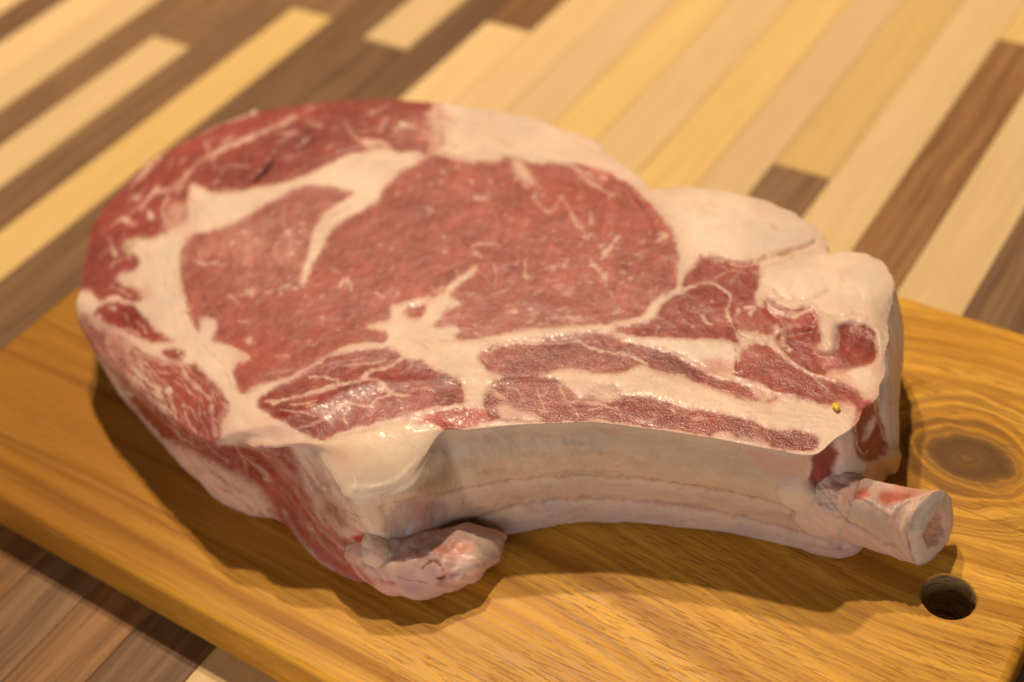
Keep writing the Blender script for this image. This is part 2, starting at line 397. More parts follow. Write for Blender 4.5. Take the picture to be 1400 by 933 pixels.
# muscles over the rib
t_lean([(657,488),(668,478),(688,471),(715,469),(745,470),(775,467),(795,468),(808,476),(832,483),(860,487),(878,494),(868,500),(848,508),(820,508),(790,504),(762,503),(735,512),(700,513),(680,511),(664,500)], LEANP, I_RIBM, h=-.3, g=1)
T.poly([(690,500),(740,480),(800,480),(850,490),(820,502),(760,500),(720,508)], (.31,.075,.055), 6, 0, op=.7)
t_lean([(736,465),(780,458),(818,456),(848,465),(875,471),(903,479),(930,489),(950,501),(975,514),(1000,521),(1027,530),(1052,536),(1062,546),(1035,549),(1014,546),(990,536),(960,526),(930,516),(905,508),(885,497),(862,487),(832,482),(806,474),(790,466),(762,469)], LEAN, I_RIBM, h=-.25, g=.5)
T.poly([(880,476),(920,488),(955,508),(990,522),(965,520),(930,512),(900,498)], LEAND, 3, 0, op=.8)
T.line([(672,480),(685,472),(705,469),(730,470),(762,469),(790,466),(806,474),(832,482),(862,487),(886,497)],[2,2,1.5,1.5,2,3,3,3,3.5,4],FATW,.25,op=.8)
T.line([(842,463),(880,471),(915,481),(940,493),(965,508),(1000,520),(1040,530),(1060,536),(1095,540),(1115,548)],[2,2,2,3,3,3,2.5,4,5,3],FATW,.3,op=.8)
T.line([(880,477),(905,467),(850,468)],[2,4,2],(.62,.36,.26),-.1,op=.4)
T.dot(931,515,5,FATW,.4); T.line([(930,516),(944,519)],5,(.66,.30,.22),.1,op=.8)
T.poly([(1022,522),(1040,524),(1058,536),(1050,546),(1036,545),(1030,535)], FATP, 2.5, .3, op=.8)
# lower band along the rib edge
t_lean([(664,548),(670,530),(688,518),(715,515),(742,517),(760,519),(772,530),(790,545),(775,550),(800,545),(812,532),(838,527),(852,540),(878,541),(905,548),(935,558),(968,563),(1000,570),(1030,577),(1058,590),(1095,590),(1116,598),(1116,610),(1095,615),(1075,617),(1050,615),(1010,605),(980,602),(950,597),(920,590),(880,584),(850,580),(820,578),(785,578),(760,581),(730,577),(700,574),(682,571),(668,562)], (.31,.07,.052), I_RIBM, h=-.35, g=1)
T.poly([(770,520),(800,522),(835,528),(850,540),(830,545),(800,542),(785,532)], (.68,.46,.37), 4, .2, g=.4, op=.8)
T.poly([(690,530),(750,525),(765,550),(740,565),(690,560)], (.46,.16,.13), 6, 0, op=.5)
T.poly([(860,550),(930,562),(1000,580),(1040,598),(980,592),(900,575),(850,565)], (.36,.08,.07), 6, 0, op=.6)
for a, w in (([(734,525),(737,540),(742,552),(748,562)],[2,2,1.5,2]), ([(765,525),(770,540),(785,560),(792,570)],[3,3,2,3]), ([(775,548),(800,550),(830,555)],[3,4,2]),
             ([(812,548),(840,558),(852,572)],[1,2,2]), ([(860,570),(880,576),(900,572)],[2,3,1]), ([(700,522),(712,540),(720,560)],[1,1.5,1]), ([(670,560),(690,552)],[2,2])):
    T.line(a, w, VP, .2, op=.8)
T.poly([(680,558),(692,552),(710,560),(738,570),(735,577),(705,574),(685,570)], FATP, 2.5, .2, op=.9)
T.poly([(975,598),(985,589),(1000,591),(1010,600),(1030,604),(1050,610),(1040,614),(1010,606)], FATP, 1.6, .5, op=.95)
T.poly([(1005,600),(1020,596),(1050,606),(1052,614),(1020,610)], (.66,.42,.35), 1.5, .4, op=.9)
T.line([(960,596),(975,600),(985,603)],[1,2,1],BLOOD,-.5,op=.5)
T.line([(860,575),(900,585),(930,590)],[1,2,1],(.28,.05,.04),-.4,op=.5)
# skin edge of the membrane that frames the rib side
T.line([(606,594),(640,589),(700,582),(760,579),(820,578),(880,586),(940,594),(1000,604),(1060,616),(1112,622)],[5,4,4,5,6,7,7,6,6,8],(.74,.50,.38),.3,op=.95)
T.dot(788,582,7,(.66,.34,.24),.4)
# ribs of fat right of centre
T.poly([(835,515),(900,512),(980,535),(1040,553),(1110,556),(1150,560),(1166,572),(1140,590),(1100,586),(1060,583),(1020,568),(960,556),(900,542),(850,530)], FAT, 4, .4, 0, op=.9)
for k in range(4):
    T.line([(1040,556+k*8),(1080,560+k*8),(1120,566+k*6),(1150,572+k*4)],[1,1.5,1.5,1],(.66,.42,.30),-.25,op=.5)
T.poly([(855,462),(900,461),(950,462),(997,463),(1005,478),(1009,494),(985,501),(960,498),(945,490),(925,480),(900,473),(872,469)], FATW, 2, .5, 0, op=.8)
T.poly([(950,495),(975,492),(1000,496),(1008,506),(990,512),(965,508)], (.62,.26,.19), 3, -.2, op=.8)
T.line([(1003,470),(1009,492),(1008,506)],[1.5,2,4],(.34,.06,.05),-1,op=.8)

# small muscles on the right
t_lean([(835,452),(870,445),(896,438),(906,421),(925,406),(946,394),(966,389),(985,396),(1001,411),(1006,426),(1001,441),(1006,456),(1011,475),(1000,464),(960,462),(920,460),(880,458)], LEAN, I_SHOULDER, h=-.3, g=.5)
T.poly([(905,425),(940,405),(980,405),(995,430),(985,455),(920,455),(900,445)], (.36,.085,.07), 5, -.1, op=.7)
T.line([(902,440),(898,458)],[2,2],VP,.1,op=.7)
t_lean([(962,351),(985,355),(1010,361),(1036,363),(1036,385),(1032,405),(1030,420),(1015,425),(1001,405),(985,393),(965,386),(948,387),(932,394),(941,378),(952,365)], (.36,.078,.057), I_SHOULDER, h=-.3, g=.35)
T.line([(930,400),(946,390),(966,386),(985,391),(1000,407),(995,425),(1003,443)],[4,3,3,3,4,4,4],(.70,.44,.34),.3,op=.9)
T.line([(972,385),(985,375),(1005,370),(1018,374)],[2,2,2,1],VP,.15,op=.8)
T.line([(960,430),(966,440),(974,444)],[3,5,3],FAT,.2,op=.8); T.dot(972,411,2.5,FAT,.1,.7); T.dot(948,446,3,VP)
t_lean([(1001,436),(1020,424),(1040,420),(1056,430),(1062,446),(1052,458),(1030,453),(1012,449)], LEANP, I_SHOULDER, g=.3)
t_lean([(1047,404),(1060,417),(1085,426),(1106,420),(1117,432),(1118,446),(1097,452),(1075,453),(1064,437),(1050,425)], (.40,.08,.065), I_SHOULDER, h=-1.0, g=.4)
t_lean([(1060,460),(1085,452),(1112,450),(1122,462),(1112,476),(1126,486),(1142,478),(1143,458),(1148,446),(1168,442),(1190,448),(1196,465),(1201,482),(1190,496),(1160,504),(1130,511),(1100,501),(1083,487),(1070,475),(1065,466)], (.34,.075,.055), I_SHOULDER, h=-1.3, g=.5)
T.poly([(1148,448),(1175,446),(1192,455),(1180,472),(1152,475)], (.30,.05,.045), 4, -1.0, op=.8)
T.poly([(1115,470),(1135,480),(1140,500),(1118,498)], (.46,.16,.12), 4, -.3, op=.8)
T.line([(1062,448),(1072,455),(1070,468),(1085,475)],[6,6,5,3],(.70,.44,.34),.5,op=.9)
T.line([(1035,455),(1050,462),(1065,466),(1080,475)],[3,4,5,3],VP,.2,op=.8)
for k in range(9):
    x = 1068+k*3; T.line([(x,435+k*.8),(x+3,446),(x+2,455)],[1.5,1.5,1],VP,.15,op=.6)
T.line([(1018,420),(1030,422),(1025,430)],[3,5,3],FAT,.2,op=.7)
T.line([(1005,440),(1010,455),(1020,462)],[3,2,2],(.28,.045,.04),-.6,op=.8)
# flap of fat hanging into the pocket
T.poly([(1118,440),(1128,432),(1142,436),(1147,450),(1143,470),(1138,478),(1130,474),(1124,460)], (.78,.56,.44), 1.6, .9, 0, op=.97)
# lower right muscle and its rolled edge
t_lean([(1010,492),(1018,479),(1036,472),(1056,476),(1070,488),(1095,503),(1120,515),(1141,521),(1166,531),(1182,545),(1192,556),(1182,562),(1165,556),(1140,553),(1120,551),(1095,543),(1060,536),(1040,523),(1010,516),(1003,508)], (.36,.082,.06), I_SHOULDER, h=.2, g=.6)
T.poly([(1065,490),(1090,503),(1120,520),(1100,530),(1070,520),(1050,505)], LEANP, 6, .2, op=.6)
T.line([(1008,486),(1018,472),(1035,466),(1054,469),(1068,480),(1080,492),(1108,510),(1135,519),(1150,524)],[5,8,9,8,6,5,5,4,2],(.72,.48,.37),.7,op=.95)
T.line([(1096,500),(1115,518),(1132,533)],[2,2,1.5],FAT,.2,op=.7)
T.line([(1003,510),(1018,512),(1028,505)],[4,3,1],BLOOD,-1.2,op=.8)
T.poly([(1130,510),(1155,503),(1185,500),(1206,490),(1208,520),(1200,548),(1185,545),(1165,530),(1148,523)], FATP, 4, .4, 0, op=.85)
T.poly([(1165,505),(1190,505),(1200,520),(1190,535),(1172,525)], FATW, 4, .3, 0, op=.8)
T.poly([(1150,565),(1172,560),(1160,550),(1140,550)], (.62,.30,.23), 3, 0, op=.7)
# creases in the fat lobes
CR = (.70,.47,.33)
T.line([(958,350),(985,355),(1015,361),(1035,358),(1050,350),(1078,345),(1100,337),(1115,330)],[3,4,5,6,7,7,5,3],(.66,.38,.26),-1.7,op=.9,soft=2.4)
T.line([(1120,344),(1090,348),(1078,356),(1050,362),(1038,372)],[1,3,3,3,3],CR,-.8,op=.7)
T.line([(1060,398),(1068,407),(1085,411),(1105,409),(1122,403),(1135,396)],[3,4,5,5,4,2],(.72,.47,.33),-1.0,op=.85,soft=2.4)
T.line([(1045,404),(1052,416),(1065,424),(1085,430),(1105,424),(1112,418)],[4,5,5,5,5,4],FATW,.5,op=.8,soft=2)
T.line([(1110,440),(1125,428),(1150,432),(1175,428),(1190,438)],[2,3,3,3,2],CR,-.8,op=.8)
T.line([(1110,395),(1150,372),(1175,366)],[1,2,1],CR,-.2,op=.35,soft=2.5)
T.poly([(1040,370),(1080,360),(1160,350),(1200,375),(1210,410),(1150,400),(1090,400),(1055,395)], FATW, 10, 2.6, op=.5)
T.poly([(935,262),(1010,266),(1080,290),(1110,320),(1050,340),(980,345),(945,320)], FATW, 12, 2.2, op=.6)
T.dot(1059,315,3,(.78,.50,.22))
T.line([(1175,440),(1195,445),(1203,462),(1206,490)],[3,6,8,8],(.76,.54,.43),.5,op=.9)
T.poly([(1170,555),(1195,548),(1215,560),(1210,600),(1170,600)], (.40,.10,.08), 2, 0, op=.9)
# creases in the fat cap behind the eye
for a, w in (([(662,180),(680,188),(695,198),(712,206)],[1.5,4,4,1.5]), ([(606,205),(625,211),(645,208)],[2,4,2]), ([(768,180),(785,192),(805,203),(825,214)],[1,3,3,2]),
             ([(625,163),(650,168),(680,168)],[1,2,1]), ([(700,170),(720,175),(745,178)],[1,2,1]), ([(735,200),(760,208),(800,215)],[1,3,1]), ([(650,205),(690,212),(720,212)],[1,2.5,1]),
             ([(800,190),(822,200),(838,216)],[1,2,1])):
    T.line(a, w, (.74,.48,.32), -.6, op=.65, soft=2.8)
T.line([(600,212),(650,221),(690,213),(720,216),(790,222),(840,236),(880,262),(905,290)],[4,5,4,4,5,5,5,4],(.78,.55,.42),.2,op=.7)
T.poly([(595,160),(600,150),(606,165),(604,195),(598,205)], (.72,.42,.32), 3, 0, op=.7)
# marbling of the eye
def m(pts, w, op=.85, col=V): T.line(pts, w, col, .03, op=op * .48, soft=2.4)
T.poly([(700,218),(712,220),(724,238),(728,250),(716,248),(706,236)], FAT, 3, .2, op=.75)
m([(730,262),(735,275),(745,287),(757,286),(763,276)],[2,4,5,5,3],.7); m([(767,270),(778,287),(788,303),(800,318)],[3,4,4,2],.75)
m([(846,323),(836,338),(822,355)],[3,4.5,3]); m([(808,355),(815,368),(826,376),(828,392)],[3,4,5,3],.7); m([(745,367),(760,364),(772,361),(778,354)],[2,4,5,3])
m([(720,353),(718,368),(722,380),(730,378)],[2,3,5,3],.65); m([(672,403),(690,398),(702,392)],[1,2.5,1.5],.7); m([(733,402),(742,394)],[2,3],.6); m([(770,402),(784,394)],[2,4],.6)
m([(775,432),(784,436),(793,435)],[2,4,3],.9,FATW); m([(695,426),(705,426)],3,.6); m([(725,429),(738,427)],3.5,.7); m([(748,435),(765,434)],3,.6); m([(838,430),(846,424)],[3,5],.7)
m([(807,290),(808,304)],[3,4],.6); m([(900,329),(908,321)],[3,6],.8); m([(905,351),(912,353)],3,.7); m([(770,265),(766,275)],[2,2],.5)
m([(645,337),(660,333),(682,335)],[3,4,2],.85); m([(650,345),(656,350)],5,.85); m([(664,350),(675,362),(679,376),(674,394)],[1,1.5,1.5,1],.55)
m([(600,395),(618,390),(650,370)],[1.5,2,1.2],.5); m([(590,392),(594,398)],4,.7); m([(635,401),(648,402)],[1,2],.7)
m([(650,270),(662,272),(674,269)],[3,5,3],.9,FATW); m([(580,285),(592,290)],[3,5],.7); m([(588,286),(586,293)],4,.5); m([(600,252),(604,244)],[3,4],.5)
m([(402,398),(412,390),(404,380)],[1,2,1],.5); m([(463,392),(475,384),(481,398)],[3,6,3],.8); m([(515,402),(525,408)],[4,3],.5); m([(538,406),(545,400)],3,.4)
m([(505,447),(520,444),(530,441)],[1,2.5,3],.7); m([(445,365),(458,370),(464,374)],[2,4,2],.45)
m([(266,356),(280,360),(294,359),(310,363)],[2,4,3,2],.75); m([(380,396),(393,390),(406,383)],[2,3,2],.8); m([(362,398),(368,398)],5,.65); m([(336,400),(344,401)],5,.65)
m([(311,404),(318,408),(324,415)],[2,3.5,2],.75); m([(326,439),(336,440)],[2,2],.9); m([(338,463),(348,467)],[2,3],.5); m([(385,462),(400,459),(412,462)],[1,2,2],.6); m([(363,512),(385,508),(400,504)],[2,3,1.5],.75)
m([(378,488),(395,487)],[2,3],.55); m([(402,466),(425,466)],[1,2],.5); m([(350,372),(362,374)],[2,2],.3); m([(412,417),(424,418)],[2,3],.4); m([(440,466),(458,460)],[1,2],.35)
T.poly([(335,464),(345,462),(342,470),(338,468)], VP, 1.5, op=.7)
m([(855,233),(842,236)],[2,4],.4)
for x, y, r in ((606,236,3),(627,228,3),(645,248,3),(627,215,3),(572,238,3),(590,250,4),(590,222,4),(562,258,3),(675,248,3),(719,254,4),(706,245,3),(778,259,3),(794,263,3),(795,270,3),(762,287,2),
                (800,325,5),(770,328,2.5),(520,333,4),(537,340,3),(609,346,4),(584,285,4),(252,382,3),(270,385,2),(296,411,2),(340,310,3),(392,318,4),(398,345,3),(440,405,3),(417,405,3),(440,434,3),
                (490,446,3),(404,395,3),(372,398,2),(672,249,3),(737,256,3),(845,340,3),(880,350,3),(850,372,4),(862,380,3),(835,400,3),(800,377,4),(785,340,3),(655,302,3),(700,300,2),(560,300,2),
                (470,330,2),(395,470,2),(420,490,2),(300,375,2),(320,330,3),(825,345,3),(860,360,3),(668,264,3),(815,232,4),(822,240,3),(826,243,4),(830,236,3),(805,236,4)):
    T.dot(x, y, r*.9, V if r > 2.5 else VP, .02, .27)
# fine flecks scattered through the lean
for k in range(520):
    x, y = rnd.uniform(125, 930), rnd.uniform(145, 530)
    if T.id[int(y), int(x)] not in (I_EYE, I_CAP): continue
    T.dot(x, y, rnd.uniform(.5, 1.5), V, .05, rnd.uniform(.05, .22))
for k in range(60):
    x, y = rnd.uniform(330, 415), rnd.uniform(275, 370)
    T.dot(x, y, rnd.uniform(.8, 2.2), V, .05, rnd.uniform(.15, .45))
for k in range(90):
    x, y = rnd.uniform(700, 920), rnd.uniform(300, 440)
    if T.id[int(y), int(x)] != I_EYE: continue
    T.line([(x, y), (x + rnd.uniform(2, 7), y - rnd.uniform(-2, 5))], rnd.uniform(1, 2), V, .05, op=rnd.uniform(.15, .4), smooth=False)

# fibre and marbling strokes
streaks(T, [(125,440),(165,455),(200,480),(240,500),(300,520),(315,560),(305,610),(240,590),(190,540),(150,490)], 150, lambda x, y: .75 + (y - 500) * .006, [VP, V, LEAN, DK, (.58,.25,.19)], (8, 26), (1, 3), (.25, .7), seed=2)
streaks(T, [(110,400),(120,330),(170,260),(250,195),(350,155),(480,140),(600,160),(595,205),(470,205),(380,250),(270,255),(250,310),(180,330),(180,380),(190,410),(140,415)], 170, lambda x, y: -.75 + (x - 250) * .0021, [VP, VP, DK, (.60,.27,.21), (.48,.15,.115)], (8, 34), (1, 4), (.2, .6), seed=3, ids=(I_CAP,))
streaks(T, EYE, 170, lambda x, y: 1.75 - (x - 560) * .0022, [(.36,.09,.065), (.50,.19,.145), (.52,.21,.165), (.42,.11,.08)], (18, 60), (1.2, 4), (.08, .24), seed=4, ids=(I_EYE,))
streaks(T, [(250,330),(420,260),(415,380),(330,400),(260,400)], 60, 1.5, [(.58,.27,.22), (.42,.10,.08), (.62,.33,.26)], (6, 20), (1.5, 4), (.12, .35), seed=5, ids=(I_EYE,))
streaks(T, EYE, 120, lambda x, y: -.35, [V, VP], (3, 12), (.8, 2.2), (.15, .5), seed=6, ids=(I_EYE,))
streaks(T, [(352,552),(430,503),(550,480),(632,530),(628,552),(510,585),(437,600)], 90, lambda x, y: math.atan2(y - 556, x - 310) * .6 + .02, [DK, DK, (.48,.15,.11), (.42,.10,.075), VP], (10, 40), (.8, 2), (.12, .4), seed=7)
streaks(T, [(657,488),(790,467),(878,494),(848,508),(735,512),(680,511)], 70, .1, [DK, VP, (.58,.25,.19)], (8, 26), (.8, 2), (.1, .36), seed=8)
streaks(T, [(736,462),(848,462),(950,500),(1062,546),(1014,546),(905,508),(790,466)], 60, .3, [DK, VP, (.52,.18,.14)], (12, 36), (.8, 2), (.1, .32), seed=9)
streaks(T, [(664,548),(688,518),(770,525),(905,548),(1000,570),(1095,592),(1110,612),(980,602),(820,578),(700,574)], 170, .15, [DK, VP, V, (.55,.22,.17)], (6, 24), (.8, 2.6), (.12, .42), seed=10)
streaks(T, [(835,452),(966,389),(1006,426),(1011,475),(880,458)], 50, -.4, [DK, VP, (.5,.16,.12)], (8, 26), (.8, 2), (.15, .45), seed=11)
streaks(T, [(1010,490),(1070,488),(1190,556),(1060,536)], 60, .4, [DK, VP, (.55,.2,.15)], (8, 26), (.8, 2), (.15, .5), seed=12)
streaks(T, [(1050,410),(1200,445),(1200,490),(1130,511),(1060,465)], 60, .9, [DK, VP, (.55,.22,.17)], (5, 18), (.8, 2.4), (.2, .55), seed=13, ids=(I_SHOULDER,))
streaks(T, [(840,515),(1160,565),(1100,586),(900,545)], 70, .12, [(.76,.50,.38), FATW, (.72,.46,.32)], (12, 50), (.8, 2.4), (.15, .45), .12, seed=14)
streaks(T, [(600,155),(720,155),(880,240),(930,300),(700,212),(600,205)], 70, lambda x, y: .1 + (x - 600) * .0022, [(.78,.53,.38), FATW, (.74,.50,.36)], (14, 50), (1, 3.5), (.12, .4), -.1, seed=15)
streaks(T, [(245,330),(260,440),(340,560),(420,600),(330,600),(310,540),(200,420),(190,340)], 60, 1.2, [(.76,.50,.37), FATW, (.72,.44,.33)], (10, 36), (1, 3), (.12, .45), -.05, seed=16)
streaks(T, [(935,265),(1100,310),(1215,390),(1195,440),(1040,400),(940,340)], 70, lambda x, y: rnd.uniform(0, 3), [(.78,.55,.42), FATW, (.80,.58,.44)], (8, 30), (1.5, 5), (.1, .3), -.05, seed=17)
streaks(T, [(535,430),(700,460),(660,560),(600,500)], 50, .5, [(.78,.55,.42), FATW], (8, 30), (1.5, 4), (.1, .35), seed=18)

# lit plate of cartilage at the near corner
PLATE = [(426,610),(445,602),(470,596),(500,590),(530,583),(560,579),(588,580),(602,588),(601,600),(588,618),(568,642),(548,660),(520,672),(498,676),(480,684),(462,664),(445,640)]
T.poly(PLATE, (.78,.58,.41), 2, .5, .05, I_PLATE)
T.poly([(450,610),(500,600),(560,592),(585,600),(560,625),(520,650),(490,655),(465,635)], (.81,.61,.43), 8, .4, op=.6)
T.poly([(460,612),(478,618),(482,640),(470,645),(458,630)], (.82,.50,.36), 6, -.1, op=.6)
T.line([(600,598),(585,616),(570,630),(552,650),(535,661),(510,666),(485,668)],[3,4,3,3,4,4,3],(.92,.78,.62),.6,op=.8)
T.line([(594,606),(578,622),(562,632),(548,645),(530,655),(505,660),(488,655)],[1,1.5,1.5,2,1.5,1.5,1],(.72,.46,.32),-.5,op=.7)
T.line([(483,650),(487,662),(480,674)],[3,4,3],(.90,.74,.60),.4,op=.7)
T.poly([(378,600),(400,590),(430,602),(432,618),(410,618),(385,612)], FATP, 4, .3, op=.7)
T.poly([(305,572),(330,560),(370,575),(400,592),(400,606),(370,604),(330,602),(308,596)], FATP, 7, .8, op=.6)
T.poly([(318,575),(330,570),(335,585),(322,590)], FATW, 4, .5, op=.7)

def marry(cv):
    """let lean and fat bleed into each other, with a pink fringe and blotches in the fat"""
    Yc, Xc = np.mgrid[0:H_, 0:W_].astype(np.float32)
    r = cv.c[..., 1] / np.maximum(cv.c[..., 0], 1e-3)
    L = np.clip((.60 - r) / .30, 0, 1)
    b1, b2 = blur1(L, 3), blur1(L, 9)
    n1 = fbm(Xc / 9, Yc / 9, 4, 21); n2 = fbm(Xc / 38, Yc / 30, 3, 25); n3 = fbm(Xc / 3.5, Yc / 3.5, 2, 29)
    fr = np.clip(4 * b1 * (1 - b1), 0, 1) * np.clip(.55 + 1.5 * n1, 0, 1)
    k = (fr * .55 * (1 - L * .5))[..., None]
    cv.c[:] = cv.c * (1 - k) + np.array((.66,.33,.25), np.float32) * k
    k = (np.clip(b2 * 1.4, 0, 1) * (1 - L) * np.clip(.30 + 1.3 * n2 + .9 * n1, 0, .75))[..., None]
    cv.c[:] = cv.c * (1 - k) + np.array((.74,.45,.35), np.float32) * k
    k = ((1 - L) * np.clip(n2 + .5 * n1 - .02, 0, .5))[..., None]
    cv.c[:] = cv.c * (1 - k) + np.array((.78,.53,.40), np.float32) * k
    k = 1 + (L * (.18 * n2 + .08 * n1 + .16 * fbm((Xc + .35 * Yc) / 4.5, (Yc - .2 * Xc) / 26, 3, 33) + .06 * n3) - .10 * L * (1 - b1) * 2)[..., None]
    cv.c[:] = np.clip(cv.c * k, 0, 1)
marry(T)
T.h[:] = np.where(np.abs(T.h) < .45, T.h * .55, T.h - np.sign(T.h) * .2)

# ---- outer walls
S = Canvas((.72,.56,.43))
S.id[:] = I_MEMB
LW = [(60,380),(150,455),(200,535),(265,588),(320,600),(425,608),(452,650),(480,684),(500,720),(530,760),(560,830),(400,860),(200,760),(90,600)]
S.poly(LW, (.43,.17,.13), 1.5, pid=I_CUT, smooth=False)
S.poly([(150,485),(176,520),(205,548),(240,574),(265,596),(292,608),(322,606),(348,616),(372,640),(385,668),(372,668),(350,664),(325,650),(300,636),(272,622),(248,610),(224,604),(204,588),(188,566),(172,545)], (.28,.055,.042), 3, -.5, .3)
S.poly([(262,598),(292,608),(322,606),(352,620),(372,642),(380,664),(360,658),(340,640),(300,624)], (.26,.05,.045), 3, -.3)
S.poly([(225,604),(262,620),(300,638),(340,660),(365,682),(372,705),(340,705),(318,694),(298,690),(270,655),(246,632)], (.74,.50,.39), 4, .8)
S.poly([(128,468),(150,490),(170,530),(178,550),(165,545),(145,510)], (.55,.40,.36), 3, .3)
S.line([(150,500),(172,545),(205,585),(240,622),(262,648)], [5,6,7,6,5], (.62,.40,.33), .4)
S.line([(262,648),(285,672),(300,690),(335,702)], [5,5,5,5], (.42,.16,.13), 0)
S.line([(168,536),(178,540),(185,538)], 5, (.72,.60,.52), .5, op=.8)
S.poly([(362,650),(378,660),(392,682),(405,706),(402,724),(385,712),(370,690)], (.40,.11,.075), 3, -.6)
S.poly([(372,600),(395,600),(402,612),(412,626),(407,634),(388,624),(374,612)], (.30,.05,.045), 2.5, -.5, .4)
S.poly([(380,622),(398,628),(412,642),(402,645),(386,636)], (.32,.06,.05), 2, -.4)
S.poly([(395,605),(425,612),(450,650),(475,685),(505,735),(490,735),(465,715),(440,690),(420,670),(410,640)], (.78,.54,.43), 4, .4)
S.poly([(440,665),(428,676),(432,700),(450,722),(470,735),(486,730),(482,708),(470,688),(455,672)], (.62,.42,.33), 2.5, .8, pid=I_BONE)
S.poly([(447,680),(442,692),(450,710),(464,722),(474,720),(470,702),(460,686)], (.40,.21,.14), 4, -.6, .6)
S.line([(428,672),(440,665),(458,672),(475,690),(487,712),(488,730)], 2.2, (.74,.55,.46), .4, op=.8)
for a, w, c in (([(372,650),(395,672),(420,705),(450,738),(480,768),(505,785)],[4,5,6,6,6,5],(.38,.06,.05)),
                ([(402,665),(425,698),(455,730),(490,755)],[3,5,5,4],(.50,.18,.14)),
                ([(400,712),(425,740),(455,768),(490,790),(518,798)],[7,10,11,12,8],(.40,.075,.06)),
                ([(440,700),(462,735),(490,760),(510,775)],[2,4,5,4],(.28,.03,.028)),
                ([(385,700),(405,730),(430,762),(455,780)],[5,5,5,4],(.60,.36,.32)),
                ([(412,690),(440,725),(470,752)],[1.5,2,1.5],(.70,.46,.38)),
                ([(235,583),(243,598),(256,606),(275,616)],[2,2.5,2,1],(.66,.48,.42)), ([(320,602),(325,622),(342,634),(358,645),(368,660)],[2,3,3,3,2],(.64,.42,.36)),
                ([(275,602),(292,620),(312,632)],[2,2,1.5],(.60,.38,.33)), ([(298,612),(315,628),(330,645)],[1.5,2,1.5],(.5,.2,.17)),
                ([(372,628),(392,650),(410,672),(425,690)],[2,3,3,2],(.48,.13,.10))):
    S.line(a, w, c, .15 if c[1] > .3 else -.35, op=.85, soft=2)
S.poly([(484,735),(498,730),(505,742),(498,755),(486,750)], (.42,.03,.03), 3, -.3, .5)
S.poly([(430,765),(455,780),(490,797),(470,797),(440,785)], (.48,.26,.25), 4, 0, op=.6)
# rib side: membrane over the rib
MB = (.60,.49,.37)
S.poly([(660,600),(700,586),(820,583),(940,600),(1060,622),(1110,632),(1105,668),(1060,650),(980,628),(900,610),(820,602),(740,603),(690,606),(665,606)], (.52,.44,.36), 10, -.5, .6, op=.75)  # shade under the overhanging top edge, painted as a grey band
S.poly([(605,620),(700,606),(820,604),(920,616),(1020,642),(1110,672),(1100,692),(1020,672),(930,657),(840,648),(760,648),(690,655),(620,668),(560,682),(530,690),(555,665),(585,640)], (.70,.54,.38), 9, 2.8, .7, op=.9)
S.line([(520,695),(560,684),(620,669),(690,656),(760,650),(840,650),(930,660),(1020,676),(1100,698),(1140,708)],[2,3,3,3,3,3,3,4,4,3],(.44,.19,.075),-2.4,op=.85,soft=3.2)  # orange-brown fold line, crease shade deepened in its colour
S.poly([(600,690),(680,668),(760,662),(840,660),(930,670),(1020,686),(1110,708),(1140,722),(1130,732),(1040,708),(950,690),(860,682),(760,680),(700,690),(620,715)], (.61,.42,.30), 6, 1.5, .7, op=.85)
S.line([(620,722),(680,698),(740,684),(800,680),(860,682),(950,692),(1040,712),(1110,730),(1150,745)],[3,4,5,4,4,5,5,4,3],(.40,.17,.13),-1.6,op=.75,soft=2.8)
S.poly([(640,735),(700,710),(760,692),(860,688),(950,698),(1040,718),(1120,740),(1180,752),(1170,768),(1050,750),(960,730),(880,722),(780,722),(700,735)], (.50,.38,.35), 6, 1.3, .9, op=.85)
S.poly([(1000,728),(1060,738),(1110,752),(1080,752),(1020,740)], (.48,.48,.44), 4, .2, op=.6)
S.poly([(1100,730),(1150,742),(1185,745),(1178,758),(1150,764),(1110,755)], (.62,.40,.35), 5, 1.2, op=.8)
S.line([(1100,738),(1130,745),(1160,748)],[1,2,1],(.40,.10,.08),-.5,op=.7)
S.poly([(530,690),(600,680),(620,700),(640,735),(600,740),(560,752),(540,740),(530,715)], (.46,.31,.27), 8, -2.5, .7, op=.8)
S.poly([(560,650),(610,640),(620,668),(560,684)], (.62,.46,.32), 6, .2, op=.6)
S.poly([(575,690),(590,690),(590,725),(572,735)], (.50,.20,.16), 7, 0, op=.45)
S.line([(560,735),(565,725),(575,718)],[4,6,3],(.50,.52,.56),.5,.9,op=.6)  # bluish window glint painted into the membrane colour
S.poly([(480,684),(520,674),(540,690),(530,715),(525,745),(510,740),(500,720)], (.82,.64,.47), 4, .4, op=.9, pid=I_CUT)
S.line([(520,676),(522,700),(526,735)],[2,3,2],(.66,.42,.32),.5,op=.5)
S.line([(645,695),(660,692),(672,694)],[2,3,2],(.50,.20,.15),.4,.9,op=.6); S.line([(674,692),(682,680)],3,(.50,.22,.17),.2,op=.5)
S.line([(595,728),(620,718),(640,724)],[4,6,4],(.48,.42,.38),.8,.8,op=.7)
S.poly([(715,695),(745,680),(780,688),(770,700),(740,708),(720,715)], (.52,.42,.40), 5, 1.0, .9, op=.7)
for x, y in ((620,640),(640,650),(660,632),(680,640),(720,640),(752,615)): S.dot(x, y, 3, (.70,.56,.42), .2, .4)
MBC = [(.70,.54,.38), (.42,.32,.25), (.56,.33,.22), (.76,.60,.45), (.50,.26,.17)]
streaks(S, [(600,600),(800,586),(1000,615),(1110,640),(1110,670),(900,640),(640,650)], 120, lambda x, y: (x - 810) * .0007 - .02, MBC, (20, 80), (2, 8), (.08, .3), .25, .15, seed=20)
